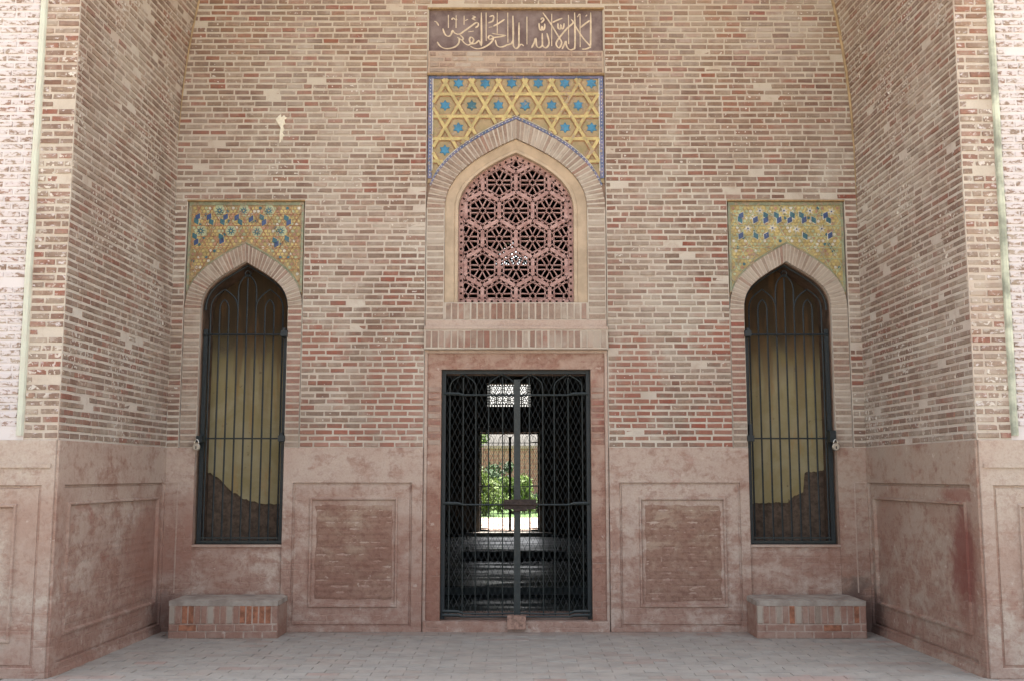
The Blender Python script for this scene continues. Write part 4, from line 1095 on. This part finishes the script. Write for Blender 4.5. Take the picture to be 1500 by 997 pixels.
# ------------------------------------------------------------------ steps under the niches
for sgn in (-1, 1):
    xa, xb = (-3.04, -2.085) if sgn < 0 else (2.10, 3.06); y0, y1 = -.42, -.024; h = .335
    st = thing('brick_step', ((xa+xb)/2, -.2, 0), ('low brick step with orange bricks bared, against the wall under the left niche' if sgn < 0 else 'low plaster-washed brick step with a grey top, against the wall under the right niche'), 'step', 'steps below the niches')
    mb = MB(); mb.box(xa+.006, xb-.006, y0+.006, -.007, .002, h-.052); mb.build('mortar_core', M_PLASTER_SMOOTH, st)
    # cap slab with worn edge
    nx, ny = 24, 8; vs = []; fs = []
    for j in range(ny+1):
        for i in range(nx+1):
            x = xa+(xb-xa)*i/nx; y = y0+(y1-y0)*j/ny; e = min(i, nx-i, j)
            dz = (-.012 if e == 0 else 0)+mnoise.noise((x*9, y*9, 3))*.005
            xx = x + (mnoise.noise((x*8, y*8, 1))*.006 if i in (0, nx) else 0); yy = y + (mnoise.noise((x*11, 0, 2))*.009 if j == 0 else 0)
            vs.append((xx, yy, h+dz))
    for j in range(ny):
        for i in range(nx): a = j*(nx+1)+i; fs.append((a, a+1, a+nx+2, a+nx+1))
    b0 = len(vs); idx = [i for i in range(nx+1)] + [(j)*(nx+1)+nx for j in range(1, ny+1)] + [ny*(nx+1)+i for i in range(nx-1, -1, -1)] + [j*(nx+1) for j in range(ny-1, 0, -1)]
    for i in idx: vs.append((vs[i][0], vs[i][1], h-.052))
    for k in range(len(idx)): l = (k+1) % len(idx); fs.append((idx[k], b0+k, b0+l, idx[l]))
    mk('cap_slab', vs, fs, M_STEP_TOP, st, smooth=False)
    mo = brick_mat('step_brick_orange', dust=.25, red=0, ochre=False); 
    n = 17; p = (xb-xa)/n
    mats = {}
    hot = {2,3,11,12,13,14,15} if sgn < 0 else {5,15}
    M_OR = globals().setdefault('M_OR_', plain('orange_brick', (.31,.135,.08), .9, .35, 20)); M_DU = globals().setdefault('M_DU_', plaster_mat('washed_brick', red=.4, ghost=0, pale=(.36,.25,.2)))
    for i in range(n):
        a, b = xa+i*p+.006, xa+(i+1)*p-.006
        z0_, z1_ = .13+R.uniform(-.004,.004), h-.056
        vs, fs = quad_brick([(a,z0_),(b,z0_),(b,z1_),(a,z1_)], y0+.006, R.uniform(.002,.008)+(0 if i in hot else .002), c=.005)
        mk('brick', vs, fs, M_OR if i in hot else (M_DU if (i*7) % 3 else M_BRICK_ARCH), st)
    for rw in range(2):
        x = xa-(.08 if rw else 0)
        while x < xb-.03:
            a, b = max(xa, x)+.006, min(xb, x+.165)-.006
            if b-a > .03:
                z0_ = .008+rw*.06; vs, fs = quad_brick([(a,z0_),(b,z0_),(b,z0_+.05),(a,z0_+.05)], y0+.006, R.uniform(.002,.009), c=.005)
                mk('brick', vs, fs, M_OR if (rw and R.random() < (.35 if sgn < 0 else .1)) else M_DU, st)
            x += .165
    # side faces
    for sx, xs_ in ((-1, xa), (1, xb)):
        mb = MB(); mb.box(*sorted((xs_+sx*-.006, xs_+sx*.0)), y0+.01, -.03, .004, h-.055); mb.build('side_render', M_DU, st)

# ------------------------------------------------------------------ rear lattice and garden
rj = thing('rear_lattice', ((RJ[0]+RJ[1])/2, YR+.2, RJ[2]), 'small backlit lattice panel above the far doorway, seen through the iron gate', 'window')
rp = rect(*RJ); M_RL = plain('dark_lattice', (.10,.09,.075), .8)
dotted_border(rp, YR+.2, .04, t=.07, pitch=.068, hole=.036).build('pierced_border', M_RL, rj)
hb, wb = jali(rj, rect(RJ[0]+.06, RJ[1]-.06, RJ[2]+.06, RJ[3]-.06), (RJ[0]+RJ[1])/2, RJ[2]+.42, .30, YR+.2, M_RL, s=1.5, yd=.03)
hb.build('hexagon_frame', M_RL, rj); wb.build('star_tracery', M_RL, rj)
ru = thing('rear_lattice', ((RU[0]+RU[1])/2, YR+.2, RU[2]), 'far lattice high in the rear wall, glimpsed as white dots through the red stone lattice', 'window')
hb, wb = jali(ru, rect(RU[0], RU[1], RU[2], RU[3]+.1), (RU[0]+RU[1])/2, RU[2]+.3, .36, YR+.2, M_RL, s=2.3, yd=.03)
hb.build('hexagon_frame', M_RL, ru); wb.build('star_tracery', M_RL, ru)

M_LAWN = plain('lawn_green', (.07,.13,.03), .9, .4, 3); M_PATH = plain('pink_path', (.45,.32,.26), .9, .2, 5)
mk('lawn', [(-90,16.4,-.006),(90,16.4,-.006),(90,220,-.006),(-90,220,-.006)], [(0,1,2,3)], M_LAWN)['kind'] = 'structure'
mk('garden_path', [(-3,15.95,0),(3,15.95,0),(3,26,0),(-3,26,0)], [(0,1,2,3)], M_PATH)['kind'] = 'structure'
gw = thing('garden_wall', (0, 60, 0), 'long pink brick garden wall far beyond the rear doorway', 'wall')
M_GW = NT('garden_brick'); br = M_GW.N.new('ShaderNodeTexBrick'); cb = M_GW.N.new('ShaderNodeCombineXYZ'); g_ = M_GW.xyz(); M_GW.put(cb.inputs[0], g_[0]); M_GW.put(cb.inputs[1], g_[2]); M_GW.put(br.inputs['Vector'], cb.outputs[0]); br.inputs['Scale'].default_value = 1; M_GW.put(br.inputs['Mortar'], (.45,.33,.27)); M_GW.put(br.inputs['Color1'], (.50,.27,.21)); M_GW.put(br.inputs['Color2'], (.42,.21,.165)); M_GW = M_GW.col(br.outputs[0])
mb = MB(); mb.box(-30, 30, 60, 60.5, 0, 3.1); mb.build('wall_body', M_GW, gw)
mb = MB(); mb.box(-30.1, 30.1, 59.9, 60.6, 3.1, 3.3); mb.build('coping', M_PATH, gw)
mb = MB()
for i in range(16): mb.box(-29+i*3.8, -28.4+i*3.8, 59.8, 59.99, 0, 3.1)
mb.build('pilaster', M_GW, gw)
def leaf_mat(name, c): 
    m = NT(name, .6, .3); r = m.rnd(); return m.col(m.mix(r, tuple(v*.55 for v in c), tuple(v*1.5 for v in c)))
M_LEAF = leaf_mat('leaf_green', (.13,.20,.035)); M_LEAF2 = leaf_mat('leaf_dark', (.045,.09,.03)); M_BARK = plain('bark', (.12,.09,.06))
def shrub(x, y, h, wd, label, mat, seed, trunk=False, name='garden_shrub', cat='shrub', grp='shrubs in the garden'):
    s = thing(name, (x, y, 0), label, cat, grp); rr = random.Random(seed); mb = MB(); z0 = h*.45 if trunk else 0
    for k in range(5 if not trunk else 3):
        mb.tube([(x+rr.uniform(-.05,.05), y, 0), (x+rr.uniform(-.2,.2)*wd, y+rr.uniform(-.2,.2), z0+h*.2), (x+rr.uniform(-.4,.4)*wd, y+rr.uniform(-.3,.3), z0+(h-z0)*.7)], [.05+.1*trunk, .03+.05*trunk, .01], 6)
    mb.build('trunk' if trunk else 'stem', M_BARK, s)
    mb = MB(); cl = [(rr.uniform(-.5,.5)*wd, rr.uniform(-.5,.5)*wd, z0+(h-z0)*rr.uniform(.15,.95), rr.uniform(.12,.28)*wd) for _ in range(14)]
    for (a, b, c2, q) in cl:
        for _ in range(150):
            v = Vector((rr.gauss(0,1), rr.gauss(0,1), rr.gauss(0,1))).normalized()*q*1.25*rr.uniform(.4,1); p = Vector((x+a, y+b, c2))+v
            if p.z < .03: continue
            t = Vector((rr.gauss(0,1), rr.gauss(0,1), rr.gauss(0,1))).normalized(); n = t.orthogonal().normalized(); sz = rr.uniform(.06,.12)*(1.6 if trunk else 1)
            mb.add([p-t*sz, p+n*sz*.4, p+t*sz, p-n*sz*.4], [(0,1,2,3)])
    mb.build('crown' if trunk else 'foliage', mat, s, None)
shrub(-1.0, 28, 1.6, 1.2, 'bright green bush close to the path, leftmost through the rear doorway', M_LEAF, 1)
shrub(.0, 30, 1.15, 1.2, 'leafy bush in the middle of the view through the rear doorway', M_LEAF, 2)
shrub(1.0, 31, .75, 1.0, 'low dark bush on the right of the view through the rear doorway', M_LEAF2, 3)
shrub(-.9, 35, 1.9, 1.6, 'taller dark bush behind the bright ones in the garden', M_LEAF2, 4)
shrub(-2.6, 36, 5.2, 2.2, 'slender garden tree by the left edge of the rear doorway', M_LEAF, 5, True, 'garden_tree', 'tree', 'trees in the garden')
shrub(6.5, 52, 6.5, 3.5, 'rounded tree before the garden wall on the right', M_LEAF2, 6, True, 'garden_tree', 'tree', 'trees in the garden')
